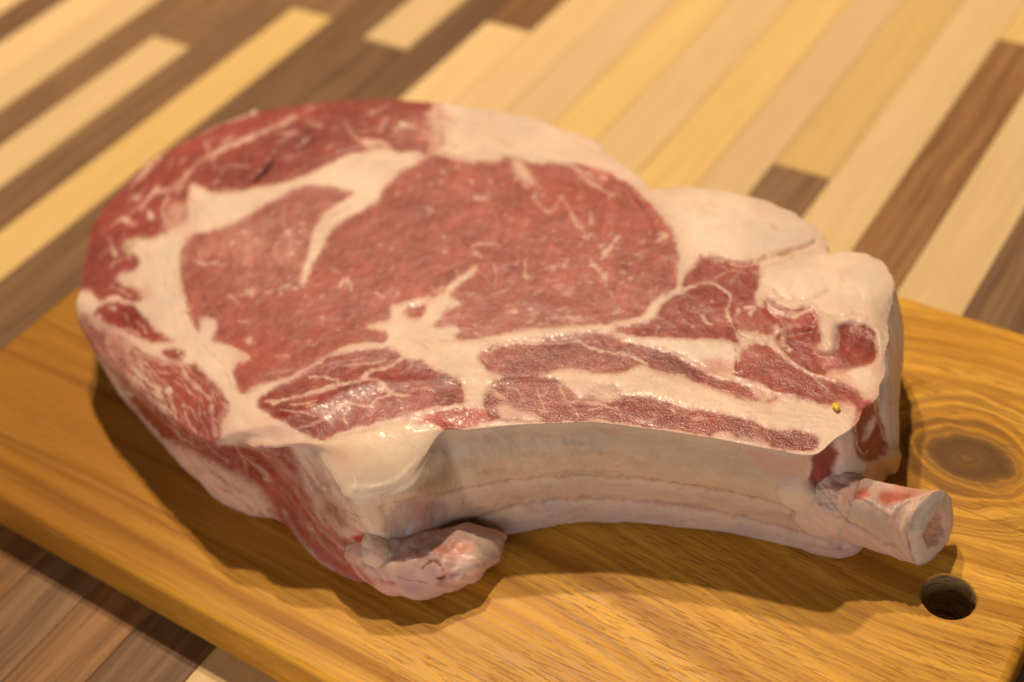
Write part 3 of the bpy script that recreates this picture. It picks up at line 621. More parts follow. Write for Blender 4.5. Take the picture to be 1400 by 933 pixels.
streaks(S, [(560,680),(800,652),(1000,675),(1150,715),(1180,750),(1000,725),(800,715),(650,735)], 190, lambda x, y: (x - 810) * .0008 - .02, MBC, (16, 80), (1.2, 5), (.1, .4), .22, .12, seed=23)
for _k in range(26):
    _x = rnd.uniform(560, 1120); S.dot(_x, 606 + (abs(_x - 810) / 310) ** 2 * 26 + rnd.uniform(0, 90), rnd.uniform(3, 9), rnd.choice(MBC), rnd.uniform(-.3, .6), rnd.uniform(.15, .4))
streaks(S, [(150,480),(250,585),(330,610),(420,620),(500,740),(520,790),(440,780),(330,700),(240,640),(180,560)], 230, lambda x, y: .85, [(.26,.04,.034), (.62,.38,.31), (.44,.13,.10), (.70,.48,.38), (.34,.07,.055)], (12, 50), (1.2, 4.5), (.15, .55), .1, seed=21)
streaks(S, [(430,620),(540,690),(560,750),(500,760),(430,690)], 60, 1.0, [(.74,.54,.42), (.58,.30,.24), (.66,.42,.32)], (10, 36), (1.2, 4), (.15, .5), .1, seed=22)
# skin flap and creamy lump at the right end of the membrane
S.poly([(1020,612),(1060,620),(1112,622),(1118,632),(1108,650),(1098,668),(1070,655),(1040,640)], (.64,.42,.34), 3, .6, .3, pid=I_SKIRT)
S.line([(1112,624),(1106,640),(1108,660)],[3,3,2],(.74,.52,.44),.8,op=.9)
S.poly([(1062,662),(1090,655),(1112,662),(1125,675),(1142,680),(1138,695),(1118,700),(1085,690)], (.76,.60,.45), 3, 2.0, .2, pid=I_SKIRT)
# cut end: red, white, red
S.poly([(1112,622),(1140,600),(1150,610),(1148,640),(1140,662),(1128,672),(1112,665),(1106,655),(1112,640)], (.31,.06,.048), 2, -1.2, .3, pid=I_SHOULDER)
S.poly([(1138,602),(1165,578),(1172,590),(1172,615),(1180,632),(1165,645),(1148,655),(1142,640),(1148,620)], (.68,.50,.42), 2.5, .3, .2, pid=I_SKIRT)
S.poly([(1166,580),(1180,558),(1200,550),(1212,585),(1216,612),(1205,625),(1185,632),(1172,620),(1170,600)], (.31,.06,.048), 2, -.6, .4, pid=I_SHOULDER)
S.poly([(1180,600),(1188,580),(1200,568),(1198,582),(1190,598),(1182,604)], (.72,.52,.44), 1.8, .6)
S.line([(1170,575),(1173,600),(1180,622),(1190,615)],[2,2.5,3,2],(.76,.58,.48),.6,op=.9)
S.line([(1195,545),(1203,580),(1212,600),(1222,612)],[2,2,3,3],(.70,.50,.42),.3,op=.8)
S.poly([(1200,440),(1240,390),(1260,520),(1240,650),(1224,640),(1214,600),(1204,560),(1206,510)], (.78,.64,.52), 2, .2, .3, pid=I_LOBE)
for a in ([(1215,440),(1222,500),(1224,560)], [(1210,500),(1218,560),(1220,600)], [(1226,430),(1230,520),(1230,590)]):
    S.line(a, [2,4,2], (.54,.42,.36), -.5, op=.5, soft=2)
S.poly([(1208,618),(1220,612),(1228,625),(1226,645),(1212,642)], (.82,.66,.52), 2.5, 1.6, .2)
S.dot(1218,490,8,(.88,.76,.62),1.5); S.dot(1219,483,5,(.88,.78,.64),1.0)
print('painted')

# flap of meat at the near corner, and bone
U = Canvas((.70,.43,.36))
U.poly([(600,728),(640,728),(675,733),(690,745),(680,765),(655,785),(640,770),(630,745)], (.68,.50,.40), 6, .3)
U.poly([(560,742),(600,732),(640,738),(630,748),(590,752),(565,756)], (.55,.38,.34), 5, 0)
U.poly([(600,745),(640,742),(650,752),(620,758),(595,760)], (.66,.28,.20), 5, .4)
U.poly([(510,765),(550,758),(585,760),(575,780),(540,785),(515,780)], (.70,.44,.36), 5, .7)
U.poly([(575,775),(595,770),(607,782),(600,798),(582,798)], (.66,.42,.38), 3, 1.0)
U.line([(578,778),(588,768),(600,770),(607,782)],[2,4,4,2],(.46,.14,.10),-1.2,op=.8)
U.line([(598,792),(615,790),(628,784)],[4,7,4],(.40,.06,.04),-1.0,op=.8,soft=2)
U.poly([(630,770),(650,762),(648,785),(630,795),(620,790)], (.74,.56,.46), 4, .9)
U.poly([(540,792),(570,800),(610,800),(590,815),(560,812)], (.58,.38,.36), 4, .4)
U.line([(545,788),(560,795),(585,797)],[2,3,2],(.46,.18,.16),-.8,op=.7)
U.line([(480,775),(510,795),(540,798)],[8,10,5],(.46,.12,.10),0,op=.8,soft=3)
for x,y in ((560,765),(590,758),(612,768),(535,772),(642,765),(625,778)): U.dot(x,y,4,(.76,.58,.48),.5,.6)
Q = Canvas((.68,.47,.37))
Q.poly([(1140,668),(1180,640),(1235,650),(1300,680),(1290,690),(1240,690),(1200,680),(1160,672)], (.70,.42,.32), 5, 0)
Q.poly([(1165,645),(1195,636),(1225,650),(1225,665),(1190,665)], (.76,.55,.46), 5, .2)
Q.line([(1145,672),(1170,676),(1200,690),(1236,704)],[4,5,6,5],(.82,.62,.48),.4)
Q.poly([(1156,674),(1175,669),(1192,674),(1180,682),(1164,681)], (.62,.12,.06), 3, -.4, .6, op=.85)
Q.poly([(1205,676),(1225,672),(1262,677),(1250,684),(1225,692),(1212,688)], (.60,.12,.07), 3, -.4, .8, op=.8)
Q.poly([(1225,655),(1262,672),(1250,675),(1228,668)], (.70,.32,.22), 3, 0, op=.8)
Q.poly([(1140,690),(1170,692),(1240,725),(1240,745),(1200,728),(1150,705)], (.62,.46,.34), 5, 0)
Q.line([(1145,705),(1190,728),(1240,752)],[2,3,3],(.52,.28,.22),-.6,op=.7)
Q.line([(1150,712),(1190,736),(1238,762)],[5,7,7],(.72,.50,.42),.6,op=.7)
Q.line([(1236,715),(1250,690),(1285,676)],[5,6,5],(.76,.56,.46),.4,op=.8)

# ------------------------------------------------------------------ materials
def new_mat(name):
    m_ = bpy.data.materials.new(name)
    m_.use_nodes = True
    nt = m_.node_tree
    return m_, nt, nt.nodes['Principled BSDF']

def N(nt, t, **kw):
    n = nt.nodes.new(t)
    for k, v in kw.items():
        if k.startswith('i_'):
            n.inputs[int(k[2:]) if k[2:].isdigit() else k[2:]].default_value = v
        else: setattr(n, k, v)
    return n
def LK(nt, a, b): nt.links.new(a, b)
def math_(nt, op, a, b=None, clamp=False):
    n = nt.nodes.new('ShaderNodeMath'); n.operation = op; n.use_clamp = clamp
    for i, v in enumerate((a, b)):
        if v is None: continue
        if isinstance(v, (int, float)): n.inputs[i].default_value = v
        else: nt.links.new(v, n.inputs[i])
    return n.outputs[0]
def noise(nt, co, scale, detail=3, rough=.55, vec=None):
    mp = nt.nodes.new('ShaderNodeMapping')
    mp.inputs['Scale'].default_value = scale if hasattr(scale, '__len__') else (scale,) * 3
    nt.links.new(co, mp.inputs['Vector'])
    n = nt.nodes.new('ShaderNodeTexNoise')
    n.inputs['Scale'].default_value = 1.0
    n.inputs['Detail'].default_value = detail
    n.inputs['Roughness'].default_value = rough
    nt.links.new(mp.outputs[0], n.inputs['Vector'])
    return n.outputs['Fac']
def ramp(nt, v, lo, hi, a=0.0, b=1.0):
    n = nt.nodes.new('ShaderNodeMapRange')
    n.interpolation_type = 'SMOOTHSTEP'
    n.inputs['From Min'].default_value = lo; n.inputs['From Max'].default_value = hi
    n.inputs['To Min'].default_value = a; n.inputs['To Max'].default_value = b
    nt.links.new(v, n.inputs['Value'])
    return n.outputs[0]
def mixc(nt, fac, a, b, mode='MIX'):
    n = nt.nodes.new('ShaderNodeMix'); n.data_type = 'RGBA'; n.blend_type = mode
    for i, v in ((0, fac), (6, a), (7, b)):
        if isinstance(v, (int, float)): n.inputs[i].default_value = v
        elif isinstance(v, tuple): n.inputs[i].default_value = (*v, 1)
        else: nt.links.new(v, n.inputs[i])
    return n.outputs[2]

def meat_material():
    m_, nt, bs = new_mat('raw_meat')
    co = N(nt, 'ShaderNodeTexCoord').outputs['Object']
    at = N(nt, 'ShaderNodeAttribute', attribute_name='Col').outputs['Color']
    lean = N(nt, 'ShaderNodeAttribute', attribute_name='lean').outputs['Fac']
    grain = N(nt, 'ShaderNodeAttribute', attribute_name='grain').outputs['Fac']
    soft = N(nt, 'ShaderNodeAttribute', attribute_name='softness').outputs['Fac']
    n1 = noise(nt, co, 90, 4, .6); n2 = noise(nt, co, 420, 3, .6); n3 = noise(nt, co, 1500, 2, .6)
    # fibres, gently curved bundles
    wv = nt.nodes.new('ShaderNodeVectorMath'); wv.operation = 'ADD'
    nt.links.new(co, wv.inputs[0])
    ncol = nt.nodes.new('ShaderNodeTexNoise'); ncol.inputs['Scale'].default_value = 28
    nt.links.new(co, ncol.inputs['Vector'])
    sc_ = nt.nodes.new('ShaderNodeVectorMath'); sc_.operation = 'SCALE'; sc_.inputs['Scale'].default_value = .03
    nt.links.new(ncol.outputs['Color'], sc_.inputs[0]); nt.links.new(sc_.outputs[0], wv.inputs[1])
    fib = noise(nt, wv.outputs[0], (560, 90, 400), 3, .6)
    fl = noise(nt, co, 330, 2, .5)
    k = math_(nt, 'ADD', math_(nt, 'MULTIPLY', ramp(nt, n1, .3, .7, -.09, .09), 1.0), math_(nt, 'MULTIPLY', ramp(nt, n2, .3, .7, -.03, .03), 1.0))
    k = math_(nt, 'ADD', k, math_(nt, 'MULTIPLY', ramp(nt, fib, .3, .7, -.09, .09), lean))
    k = math_(nt, 'MULTIPLY', k, math_(nt, 'ADD', math_(nt, 'MULTIPLY', lean, .75), .38))
    k = math_(nt, 'ADD', k, ramp(nt, noise(nt, co, 34, 2, .5), .32, .68, -.07, .07))
    k = math_(nt, 'ADD', k, 1.0)
    mul = nt.nodes.new('ShaderNodeVectorMath'); mul.operation = 'SCALE'
    nt.links.new(at, mul.inputs[0]); nt.links.new(k, mul.inputs['Scale'])
    c = mul.outputs[0]
    # faint pale web inside the lean, faint warm stain in the fat
    c = mixc(nt, math_(nt, 'MULTIPLY', ramp(nt, fl, .58, .78, 0, .14), lean), c, (.74, .50, .40))
    inv = math_(nt, 'SUBTRACT', 1.0, lean)
    c = mixc(nt, math_(nt, 'MULTIPLY', ramp(nt, n1, .52, .72, 0, .30), inv), c, (.74, .47, .33))
    LK(nt, c, bs.inputs['Base Color'])
    r = math_(nt, 'ADD', ramp(nt, n2, .3, .7, .36, .50), math_(nt, 'MULTIPLY', inv, .06))
    r = math_(nt, 'SUBTRACT', r, math_(nt, 'MULTIPLY', grain, .15))
    LK(nt, r, bs.inputs['Roughness'])
    bs.inputs['Specular IOR Level'].default_value = .36
    bs.inputs['Coat Weight'].default_value = .05
    bs.inputs['Coat Roughness'].default_value = .12
    bs.inputs['Subsurface Radius'].default_value = (1.0, .42, .28)
    bs.inputs['Subsurface Scale'].default_value = .0028
    LK(nt, math_(nt, 'MULTIPLY', soft, .55), bs.inputs['Subsurface Weight'])
    b1 = N(nt, 'ShaderNodeBump', i_Strength=.09, i_Distance=.0003); LK(nt, n2, b1.inputs['Height'])
    b2 = N(nt, 'ShaderNodeBump', i_Distance=.00035); LK(nt, fib, b2.inputs['Height'])
    LK(nt, math_(nt, 'MULTIPLY', lean, .07), b2.inputs['Strength']); LK(nt, b1.outputs[0], b2.inputs['Normal'])
    b3 = N(nt, 'ShaderNodeBump', i_Distance=.00045); LK(nt, n3, b3.inputs['Height'])
    LK(nt, math_(nt, 'ADD', math_(nt, 'MULTIPLY', grain, .50), .05), b3.inputs['Strength']); LK(nt, b2.outputs[0], b3.inputs['Normal'])
    LK(nt, b3.outputs[0], bs.inputs['Normal'])
    return m_
MEAT = meat_material()

def simple(name, c1, c2, scale, rough=.4, sss=0, bump=.2, dist=.0003):
    m_, nt, bs = new_mat(name)
    co = N(nt, 'ShaderNodeTexCoord').outputs['Object']
    n = noise(nt, co, scale, 4, .6)
    LK(nt, mixc(nt, ramp(nt, n, .3, .7), c1, c2), bs.inputs['Base Color'])
    bs.inputs['Roughness'].default_value = rough
    if sss:
        bs.inputs['Subsurface Weight'].default_value = sss
        bs.inputs['Subsurface Radius'].default_value = (1, .5, .3)
        bs.inputs['Subsurface Scale'].default_value = .003
    b = N(nt, 'ShaderNodeBump', i_Strength=bump, i_Distance=dist); LK(nt, n, b.inputs['Height'])
    LK(nt, b.outputs[0], bs.inputs['Normal'])
    return m_

def grid_mesh(name, P, col, lean, grain, soft, nrm, quads):
    me = bpy.data.meshes.new(name)
    nv, nf = len(P), len(quads)
    me.vertices.add(nv); me.vertices.foreach_set('co', P.astype(np.float32).ravel())
    me.loops.add(nf * 4); me.loops.foreach_set('vertex_index', quads.astype(np.int32).ravel())
    me.polygons.add(nf); me.polygons.foreach_set('loop_start', np.arange(0, nf * 4, 4, dtype=np.int32))
    me.polygons.foreach_set('use_smooth', np.ones(nf, bool))
    me.update(calc_edges=True)
    a = me.attributes.new('Col', 'FLOAT_COLOR', 'POINT')
    a.data.foreach_set('color', np.concatenate([col, np.ones((nv, 1))], 1).astype(np.float32).ravel())
    for nm, v in (('lean', lean), ('grain', grain), ('softness', soft)):
        a = me.attributes.new(nm, 'FLOAT', 'POINT'); a.data.foreach_set('value', v.astype(np.float32))
    if nrm is not None:
        me.normals_split_custom_set_from_vertices(nrm.tolist())
    return me

def leanness(c):
    r = c[:, 1] / np.maximum(c[:, 0], 1e-3)
    t = np.clip((.58 - r) / (.58 - .36), 0, 1)
    return t * t * (3 - 2 * t)

def vert_normals(P, Fq):
    a = P[Fq[:, 2]] - P[Fq[:, 0]]; b = P[Fq[:, 3]] - P[Fq[:, 1]]
    n = np.cross(a, b)
    out = np.zeros_like(P)
    for k in range(4):
        for j in range(3):
            out[:, j] += np.bincount(Fq[:, k], n[:, j], len(P))
    return out / np.maximum(np.linalg.norm(out, axis=1, keepdims=True), 1e-12)

# ------------------------------------------------------------------ the steak
steak = empty('rib_steak', (0.0, 0.0, 0.0))
tag(steak, 'thick raw bone-in rib steak with white fat and curved rib bone on wooden cutting board', 'steak')

# control stations round the rim: top pixel, top height, foot pixel (None = straight below), dome, bulge
A_, B_, C_, D_ = 0, 14, 20, 38
ST = [
 (478,682,0.04,522,800,0.0025,.000),
 (520,674,0.0415,560,790,0.0025,.000),
 (560,652,0.0445,610,765,0.0025,.000),
 (603,592,0.049,650,738,0.0018,.000),
 (640,588,.050,676,737,.0008,.000),
 (700,582,.050,714,731,.0008,.000),
 (760,579,.050,769,722,.0008,.000),
 (820,578,.050,828,716,.0008,.000),
 (880,586,.050,888,716,.0008,.000),
 (940,594,.050,946,724,.0008,.000),
 (1000,604,.050,1004,733,.0008,.000),
 (1060,616,.050,1062,743,.0008,.000),
 (1112,622,.050,1112,756,.0008,.000),
 (1142,600,.050,1155,763,.0008,.000),
 (1168,582,.050,1186,750,.001,.000),
 (1180,560,.0495,1205,700,.0015,.000),
 (1197,545,.0485,1216,662,.002,.001),
 (1208,512,.0475,1224,640,.003,.003),
 (1213,470,.047,None,None,.004,.006),
 (1216,435,.046,None,None,.005,.006),
 (1222,402,.0455,None,None,.005,.005),
 (1221,384,0.0465,None,None,.0030,.004),
 (1210,364,0.0455,None,None,.0030,.004),
 (1190,350,0.0450,None,None,.0030,.004),
 (1160,344,0.0445,None,None,.0030,.004),
 (1135,347,0.0440,None,None,.0030,.003),
 (1128,326,0.0435,None,None,.0030,.003),
 (1108,306,0.0435,None,None,.0030,.003),
 (1075,287,0.0440,None,None,.0030,.003),
 (1035,273,0.0445,None,None,.0030,.003),
 (985,262,0.0445,None,None,.0030,.003),
 (935,259,0.0440,None,None,.0030,.003),
 (892,266,0.0425,None,None,.002,.003),
 (872,247,0.0425,None,None,.002,.003),
 (840,219,0.0435,None,None,.0030,.003),
 (800,189,0.0445,None,None,.0030,.003),
 (740,166,0.0455,None,None,.0030,.003),
 (665,162,0.0460,None,None,.0030,.003),
 (598,173,0.0465,None,None,.0030,.003),
 (540,161,0.0465,None,None,.0030,.003),
 (480,146,0.0465,None,None,.0030,.003),
 (420,147,0.0455,None,None,.0030,.003),
 (345,157,0.0445,None,None,.0030,.003),
 (290,175,0.0435,None,None,.0030,.003),
 (236,204,0.0425,None,None,.0030,.003),
 (197,228,0.0415,None,None,.0030,.003),
 (165,263,.040,None,None,.004,.000),
 (135,299,.039,None,None,.004,.000),
 (117,345,.038,None,None,.004,.000),
 (113,385,.038,None,None,.004,.000),
 (107,412,.038,None,None,.004,.000),
 (116,442,0.0360,166,532,0.0080,.000),
 (132,468,0.0360,178,556,0.0070,.000),
 (155,492,0.0370,203,586,0.0070,.000),
 (178,518,0.0380,226,611,0.0060,.000),
 (204,543,0.0390,248,635,0.0060,.000),
 (232,567,0.0400,273,662,0.0060,.000),
 (263,591,0.0420,300,686,0.0050,.000),
 (290,605,0.0440,328,700,0.0050,.000),
 (320,603,0.0440,350,708,0.0065,.000),
 (350,611,0.0470,376,714,0.0030,.000),
 (385,612,0.0480,400,734,0.0025,.000),
 (425,611,0.0478,440,778,0.0025,.000),
 (452,648,0.044,482,803,0.0025,.000),
]
top_c, bot_c, amp_c = [], [], []
for s_ in ST:
    p = un(s_[0], s_[1], s_[2]); top_c.append(p)
    b = np.array([p[0], p[1], 0.0]) if s_[3] is None else un(s_[3], s_[4], 0.0)
    bot_c.append(b); amp_c.append([s_[5], s_[6]])
ctl = np.concatenate([np.array(top_c), np.array(bot_c), np.array(amp_c)], 1)
NS = 16
fine = spline(ctl, NS)
D_ = 38
corner = [A_ * NS, B_ * NS, C_ * NS, D_ * NS, len(fine)]
NU, NV = 860, 430
def resample(seg, n):
    L = np.concatenate([[0], np.cumsum(np.linalg.norm(np.diff(seg[:, :3], axis=0), axis=1))])
    t = np.linspace(0, L[-1], n + 1)
    return np.stack([np.interp(t, L, seg[:, k]) for k in range(seg.shape[1])], 1)
fx = np.concatenate([fine, fine[:1]])
sides = [resample(fx[corner[i]:corner[i + 1] + 1], n) for i, n in enumerate((NU, NV, NU, NV))]
ring = np.concatenate([s_[:-1] for s_ in sides])           # A..B..C..D..
NR = len(ring)
# organic waviness of the rim
arc = np.arange(NR)
tang = np.roll(ring[:, :2], -6, 0) - np.roll(ring[:, :2], 6, 0)
for _ in range(3): tang = (np.roll(tang, 8, 0) + tang + np.roll(tang, -8, 0)) / 3
tang /= np.linalg.norm(tang, axis=1, keepdims=True)
outn = np.stack([tang[:, 1], -tang[:, 0]], 1)
cen = ring[:, :2].mean(0)
if ((ring[:, :2] - cen) * outn).sum() < 0: outn = -outn
wob = fbm(ring[:, 0] * 220, ring[:, 1] * 220, 3, 2) * .0009 + fbm(ring[:, 0] * 700, ring[:, 1] * 700, 2, 5) * .00035
ring[:, 3:5] += outn * (fbm(ring[:, 3] * 60, ring[:, 4] * 60, 2, 9) * .0016)[:, None]
wob[:NU] *= .3
wob[int(2.1 * NU + NV - .6 * NU):2 * NU + NV + int(.5 * NV)] += (fbm(ring[:, 0] * 75, ring[:, 1] * 75, 2, 14) * .0028)[int(2.1 * NU + NV - .6 * NU):2 * NU + NV + int(.5 * NV)]
ring[:, :2] += outn * wob[:, None]
fr = ring[0:NU + 1]; rt = ring[NU:NU + NV + 1]; bk = ring[NU + NV:2 * NU + NV + 1][::-1]
lf = np.concatenate([ring[2 * NU + NV:], ring[:1]])[::-1]
u = np.linspace(0, 1, NU + 1)[None, :, None]; v = np.linspace(0, 1, NV + 1)[:, None, None]
Fr, Bk = fr[None, :, :], bk[None, :, :]; Lf, Rt = lf[:, None, :], rt[:, None, :]
def spread(curve, n_other):
    """rim deviation carried into the middle, smoother the farther it goes"""
    n = len(curve) - 1
    t = np.linspace(0, 1, n + 1)[:, None]
    lin = curve[0] * (1 - t) + curve[-1] * t
    dev = curve - lin
    wid = [0, 2, 4, 8, 16, 32, 60, 100]
    lev = []
    for w in wid:
        if w == 0: lev.append(dev); continue
        pad = np.concatenate([-dev[::-1][:-1], dev, -dev[::-1][1:]])
        for _ in range(2):
            c = np.cumsum(np.concatenate([np.zeros((1, dev.shape[1])), pad]), 0)
            pad2 = pad.copy(); pad2[w:len(pad) - w] = (c[2 * w + 1:] - c[:-(2 * w + 1)]) / (2 * w + 1); pad = pad2
        lev.append(pad[n:2 * n + 1])
    lev = np.stack(lev)
    dist = np.linspace(0, 1, n_other + 1)
    L = np.interp(dist * 260, wid, np.arange(len(wid)))
    lo = np.minimum(L.astype(int), len(wid) - 2); f = (L - lo)[:, None, None]
    return lin[None] + lev[lo] * (1 - f) + lev[lo + 1] * f      # [distance, along, value]
Fr = spread(fr, NV); Bk = spread(bk, NV)[::-1]
Lf = spread(lf, NU).transpose(1, 0, 2); Rt = spread(rt, NU)[::-1].transpose(1, 0, 2)
S4 = (1 - v) * Fr + v * Bk + (1 - u) * Lf + u * Rt - ((1 - u) * (1 - v) * fr[0] + u * (1 - v) * fr[-1] + (1 - u) * v * bk[0] + u * v * bk[-1])
top = S4[..., :3].copy()
# distance to each rim side in metres (approximate), and the dome it makes
dv = np.linalg.norm(np.diff(top[..., :2], axis=0), axis=2); du = np.linalg.norm(np.diff(top[..., :2], axis=1), axis=2)
z1 = np.zeros((1, NU + 1)); z2 = np.zeros((NV + 1, 1))
d_f = np.concatenate([z1, np.cumsum(dv, 0)], 0); d_b = d_f[-1:] - d_f
d_l = np.concatenate([z2, np.cumsum(du, 1)], 1); d_r = d_l[:, -1:] - d_l
ds = [d_f, d_b, d_l, d_r]
am = [np.broadcast_to(fr[None, :, 6], d_f.shape), np.broadcast_to(bk[None, :, 6], d_f.shape), np.broadcast_to(lf[:, None, 6], d_f.shape), np.broadcast_to(rt[:, None, 6], d_f.shape)]
wsum = sum(1 / (d + 1e-4) ** 2 for d in ds)
amp = sum(a / (d + 1e-4) ** 2 for a, d in zip(am, ds)) / wsum
dmin = 1 / np.sqrt(wsum)
# true nearest-rim distance blend for the rounding
top[..., 2] += amp * (1 - np.exp(-dmin / .0075))
rise = np.clip((.0515 - top[..., 2]), -.004, .01)
top[..., 2] += rise * (1 - np.exp(-(dmin / .045) ** 2))
K = 140
tt = np.linspace(0, 1, K + 1)[1:]
WOB = outn * wob[:, None]
wall = ring[None, :, 0:3] * (1 - tt[:, None, None]) + ring[None, :, 3:6] * tt[:, None, None]
wall[..., :2] += WOB[None] * (np.exp(-tt * 12) - (1 - tt))[:, None, None]
_sg = np.arange(NR)
lw = np.clip((_sg - (2 * NU + NV + .28 * NV)) / 40, 0, 1) * np.clip((NR - 30 - _sg) / 30, 0, 1)   # near left side: softly rolled edge
lw[:] = np.maximum(lw, np.maximum(np.clip((_sg - (NR - 60)) / 30, 0, 1), np.clip((150 - _sg) / 50, 0, 1)) * .3)
prof = np.sin(np.pi * tt)[:, None] * ring[None, :, 7] + ((1 - np.exp(-tt / .07)) * (1 - tt))[:, None] * lw[None] * .0030 - np.clip((tt - .93) / .07, 0, 1)[:, None] ** 2 * .0035
wall[..., :2] += outn[None] * prof[..., None]
nt_top = (NU + 1) * (NV + 1)
Pt = top.reshape(-1, 3)
# ring vertex indices in the top grid
ii = np.arange(NU + 1); jj = np.arange(NV + 1)
ridx = np.concatenate([ii[:-1], jj[:-1] * (NU + 1) + NU, NV * (NU + 1) + ii[::-1][:-1], jj[::-1][:-1] * (NU + 1)])
Pw = wall.reshape(-1, 3)
P = np.concatenate([Pt, Pw])
g0 = (jj[:-1, None] * (NU + 1) + ii[None, :-1]).ravel()
Qt = np.stack([g0, g0 + 1, g0 + NU + 2, g0 + NU + 1], 1)
rows = np.concatenate([ridx[None], nt_top + np.arange(K * NR).reshape(K, NR)])
nx = np.roll(rows, -1, axis=1)
Qw = np.stack([rows[:-1], rows[1:], nx[1:], nx[:-1]], -1).reshape(-1, 4)
under = rows[-1]
Qd = np.concatenate([Qt, Qw])
nrm = vert_normals(P, Qd)
if nrm[nt_top // 2 + NU // 2, 2] < 0:
    Qd = Qd[:, ::-1]; nrm = -nrm
# colours and relief
px, py = project(P)
wx = fbm(px / 13, py / 13, 3, 1) * 3.2 + fbm(px / 4, py / 4, 3, 4) * 2.4
wy = fbm(px / 13, py / 13, 3, 7) * 2.4 + fbm(px / 4, py / 4, 3, 8) * 2.2
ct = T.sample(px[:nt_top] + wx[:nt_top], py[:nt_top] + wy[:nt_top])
cs = S.sample(px[nt_top:] + wx[nt_top:], py[nt_top:] + wy[nt_top:])
# relief follows a gentler waver than the colour, and is softened
T.h = blur1(T.h, 1); S.h = blur1(S.h, 2)
_wx = fbm(px / 16, py / 16, 2, 1) * 2.6; _wy = fbm(px / 16, py / 16, 2, 7) * 2.0
ct = (ct[0], T.sample(px[:nt_top] + _wx[:nt_top], py[:nt_top] + _wy[:nt_top])[1], ct[2], ct[3])
cs = (cs[0], S.sample(px[nt_top:] + _wx[nt_top:], py[nt_top:] + _wy[nt_top:])[1], cs[2], cs[3])
col = np.concatenate([ct[0], cs[0]]); hgt = np.concatenate([ct[1], cs[1]]); grn = np.concatenate([ct[2], cs[2]]); pid = np.concatenate([ct[3], cs[3]])
ctw = T.sample(px[nt_top:] + wx[nt_top:], py[nt_top:] + wy[nt_top:] - 4)
_rim = (np.clip(1 - (tt[:, None] + .07 * fbm(np.arange(NR)[None, :] / 25.0, tt[:, None] * 9, 3, 2)) / .20, 0, 1) * lw[None]).ravel()
_rim = _rim * _rim * (3 - 2 * _rim)
_k = _rim[:, None]
col[nt_top:] = col[nt_top:] * (1 - _k) + ctw[0] * _k
# faces turned away from the lens: lean on the left half, fat on the right half
seg = np.tile(np.arange(NR), K)
away = np.zeros(len(P), bool)
away[nt_top:] = (seg > NU + NV * .45) & (seg < 2 * NU + NV + NV * .30)
leftpart = P[:, 0] < .02
nb = fbm(P[:, 0] * 90, P[:, 2] * 120 + P[:, 1] * 60, 3, 11)
_sw = np.zeros(len(P), bool); _sw[nt_top:] = seg > NU
pid[_sw & (pid == I_MEMB)] = I_LOBE
bc = np.where((leftpart & (nb > -.12))[:, None], np.array(LEAN)[None], np.array(FAT)[None])
col[away] = bc[away]; hgt[away] = 0; grn[away] = .2
pid[away] = np.where(leftpart[away], I_CAP, I_FATCAP)
edge = np.ones(len(P))
edge[:nt_top] = np.clip(np.minimum(np.minimum(d_f, d_b), np.minimum(d_l, d_r)).ravel() / .0016, 0, 1)
edge[nt_top:] = np.repeat(np.clip(tt * .048 / .002, 0, 1), NR)
rough_h = fbm(P[:, 0] * 160 + P[:, 2] * 90, P[:, 1] * 160 - P[:, 2] * 70, 4, 3) * .26
rough_h[nt_top:] *= 2.4
rough_h += fbm(P[:, 0] * 900 + P[:, 2] * 300, P[:, 1] * 900 - P[:, 2] * 800, 2, 6) * .05
P = P + nrm * ((hgt + rough_h) * edge * .001)[:, None]
P[:, 2] = np.maximum(P[:, 2], .0004)
nrm = vert_normals(P, Qd)
lean = leanness(col)

fid = pid[Qd[:, 0]]
# subsurface softness fades to nothing at the borders between parts
bord = np.zeros(len(P), bool)
g = pid[:nt_top].reshape(NV + 1, NU + 1)
e = np.zeros(g.shape, np.float32)
e[1:] += g[1:] != g[:-1]; e[:, 1:] += g[:, 1:] != g[:, :-1]
e[0] = e[-1] = 1; e[:, 0] = e[:, -1] = 1
e = blur1((e > 0).astype(np.float32), 3)
soft_t = 1 - np.clip(e * 9, 0, 1)
g = pid[nt_top:].reshape(K, NR)
e = np.zeros(g.shape, np.float32)
e[1:] += g[1:] != g[:-1]; e[:, 1:] += g[:, 1:] != g[:, :-1]; e[0] = 1; e[-1] = 1
e = blur1((e > 0).astype(np.float32), 3)
soft_w = 1 - np.clip(e * 9, 0, 1)
softn = np.concatenate([soft_t.ravel(), soft_w.ravel()])

PARTS = {I_SEAM: ('seam_fat', 'cream bands of fat between the muscles of the cut face'), I_EYE: ('eye_muscle', 'large pale red oval muscle with fine marbling'),
         I_CAP: ('cap_muscle', 'darker red muscle wrapped round the left and far edge'), I_SIDE: ('side_muscle', 'glossy fan-shaped muscle divided by thin white veins'),
         I_RIBM: ('rib_muscle', 'wet red muscle bands running along the rib'), I_FATCAP: ('fat_cap', 'thick creamy fat with creases on the far edge'),
         I_PLATE: ('cartilage_plate', 'smooth cream triangular plate at the near corner'), I_MEMB: ('rib_membrane', 'greyish membrane stretched over the curved rib'),
         I_CUT: ('outer_side', 'shaded side with streaks of dark red and pink fat'), I_BONE: ('vertebra_bone', 'oval of cut bone with brown spongy centre'),
         I_LOBE: ('fat_lobe', 'rounded pale lobe of fat at the right end'), I_SHOULDER: ('end_muscle', 'dark red muscles at the right end'),
         I_SKIRT: ('skin_flap', 'pinkish flap of skin and fat hanging over the bone')}
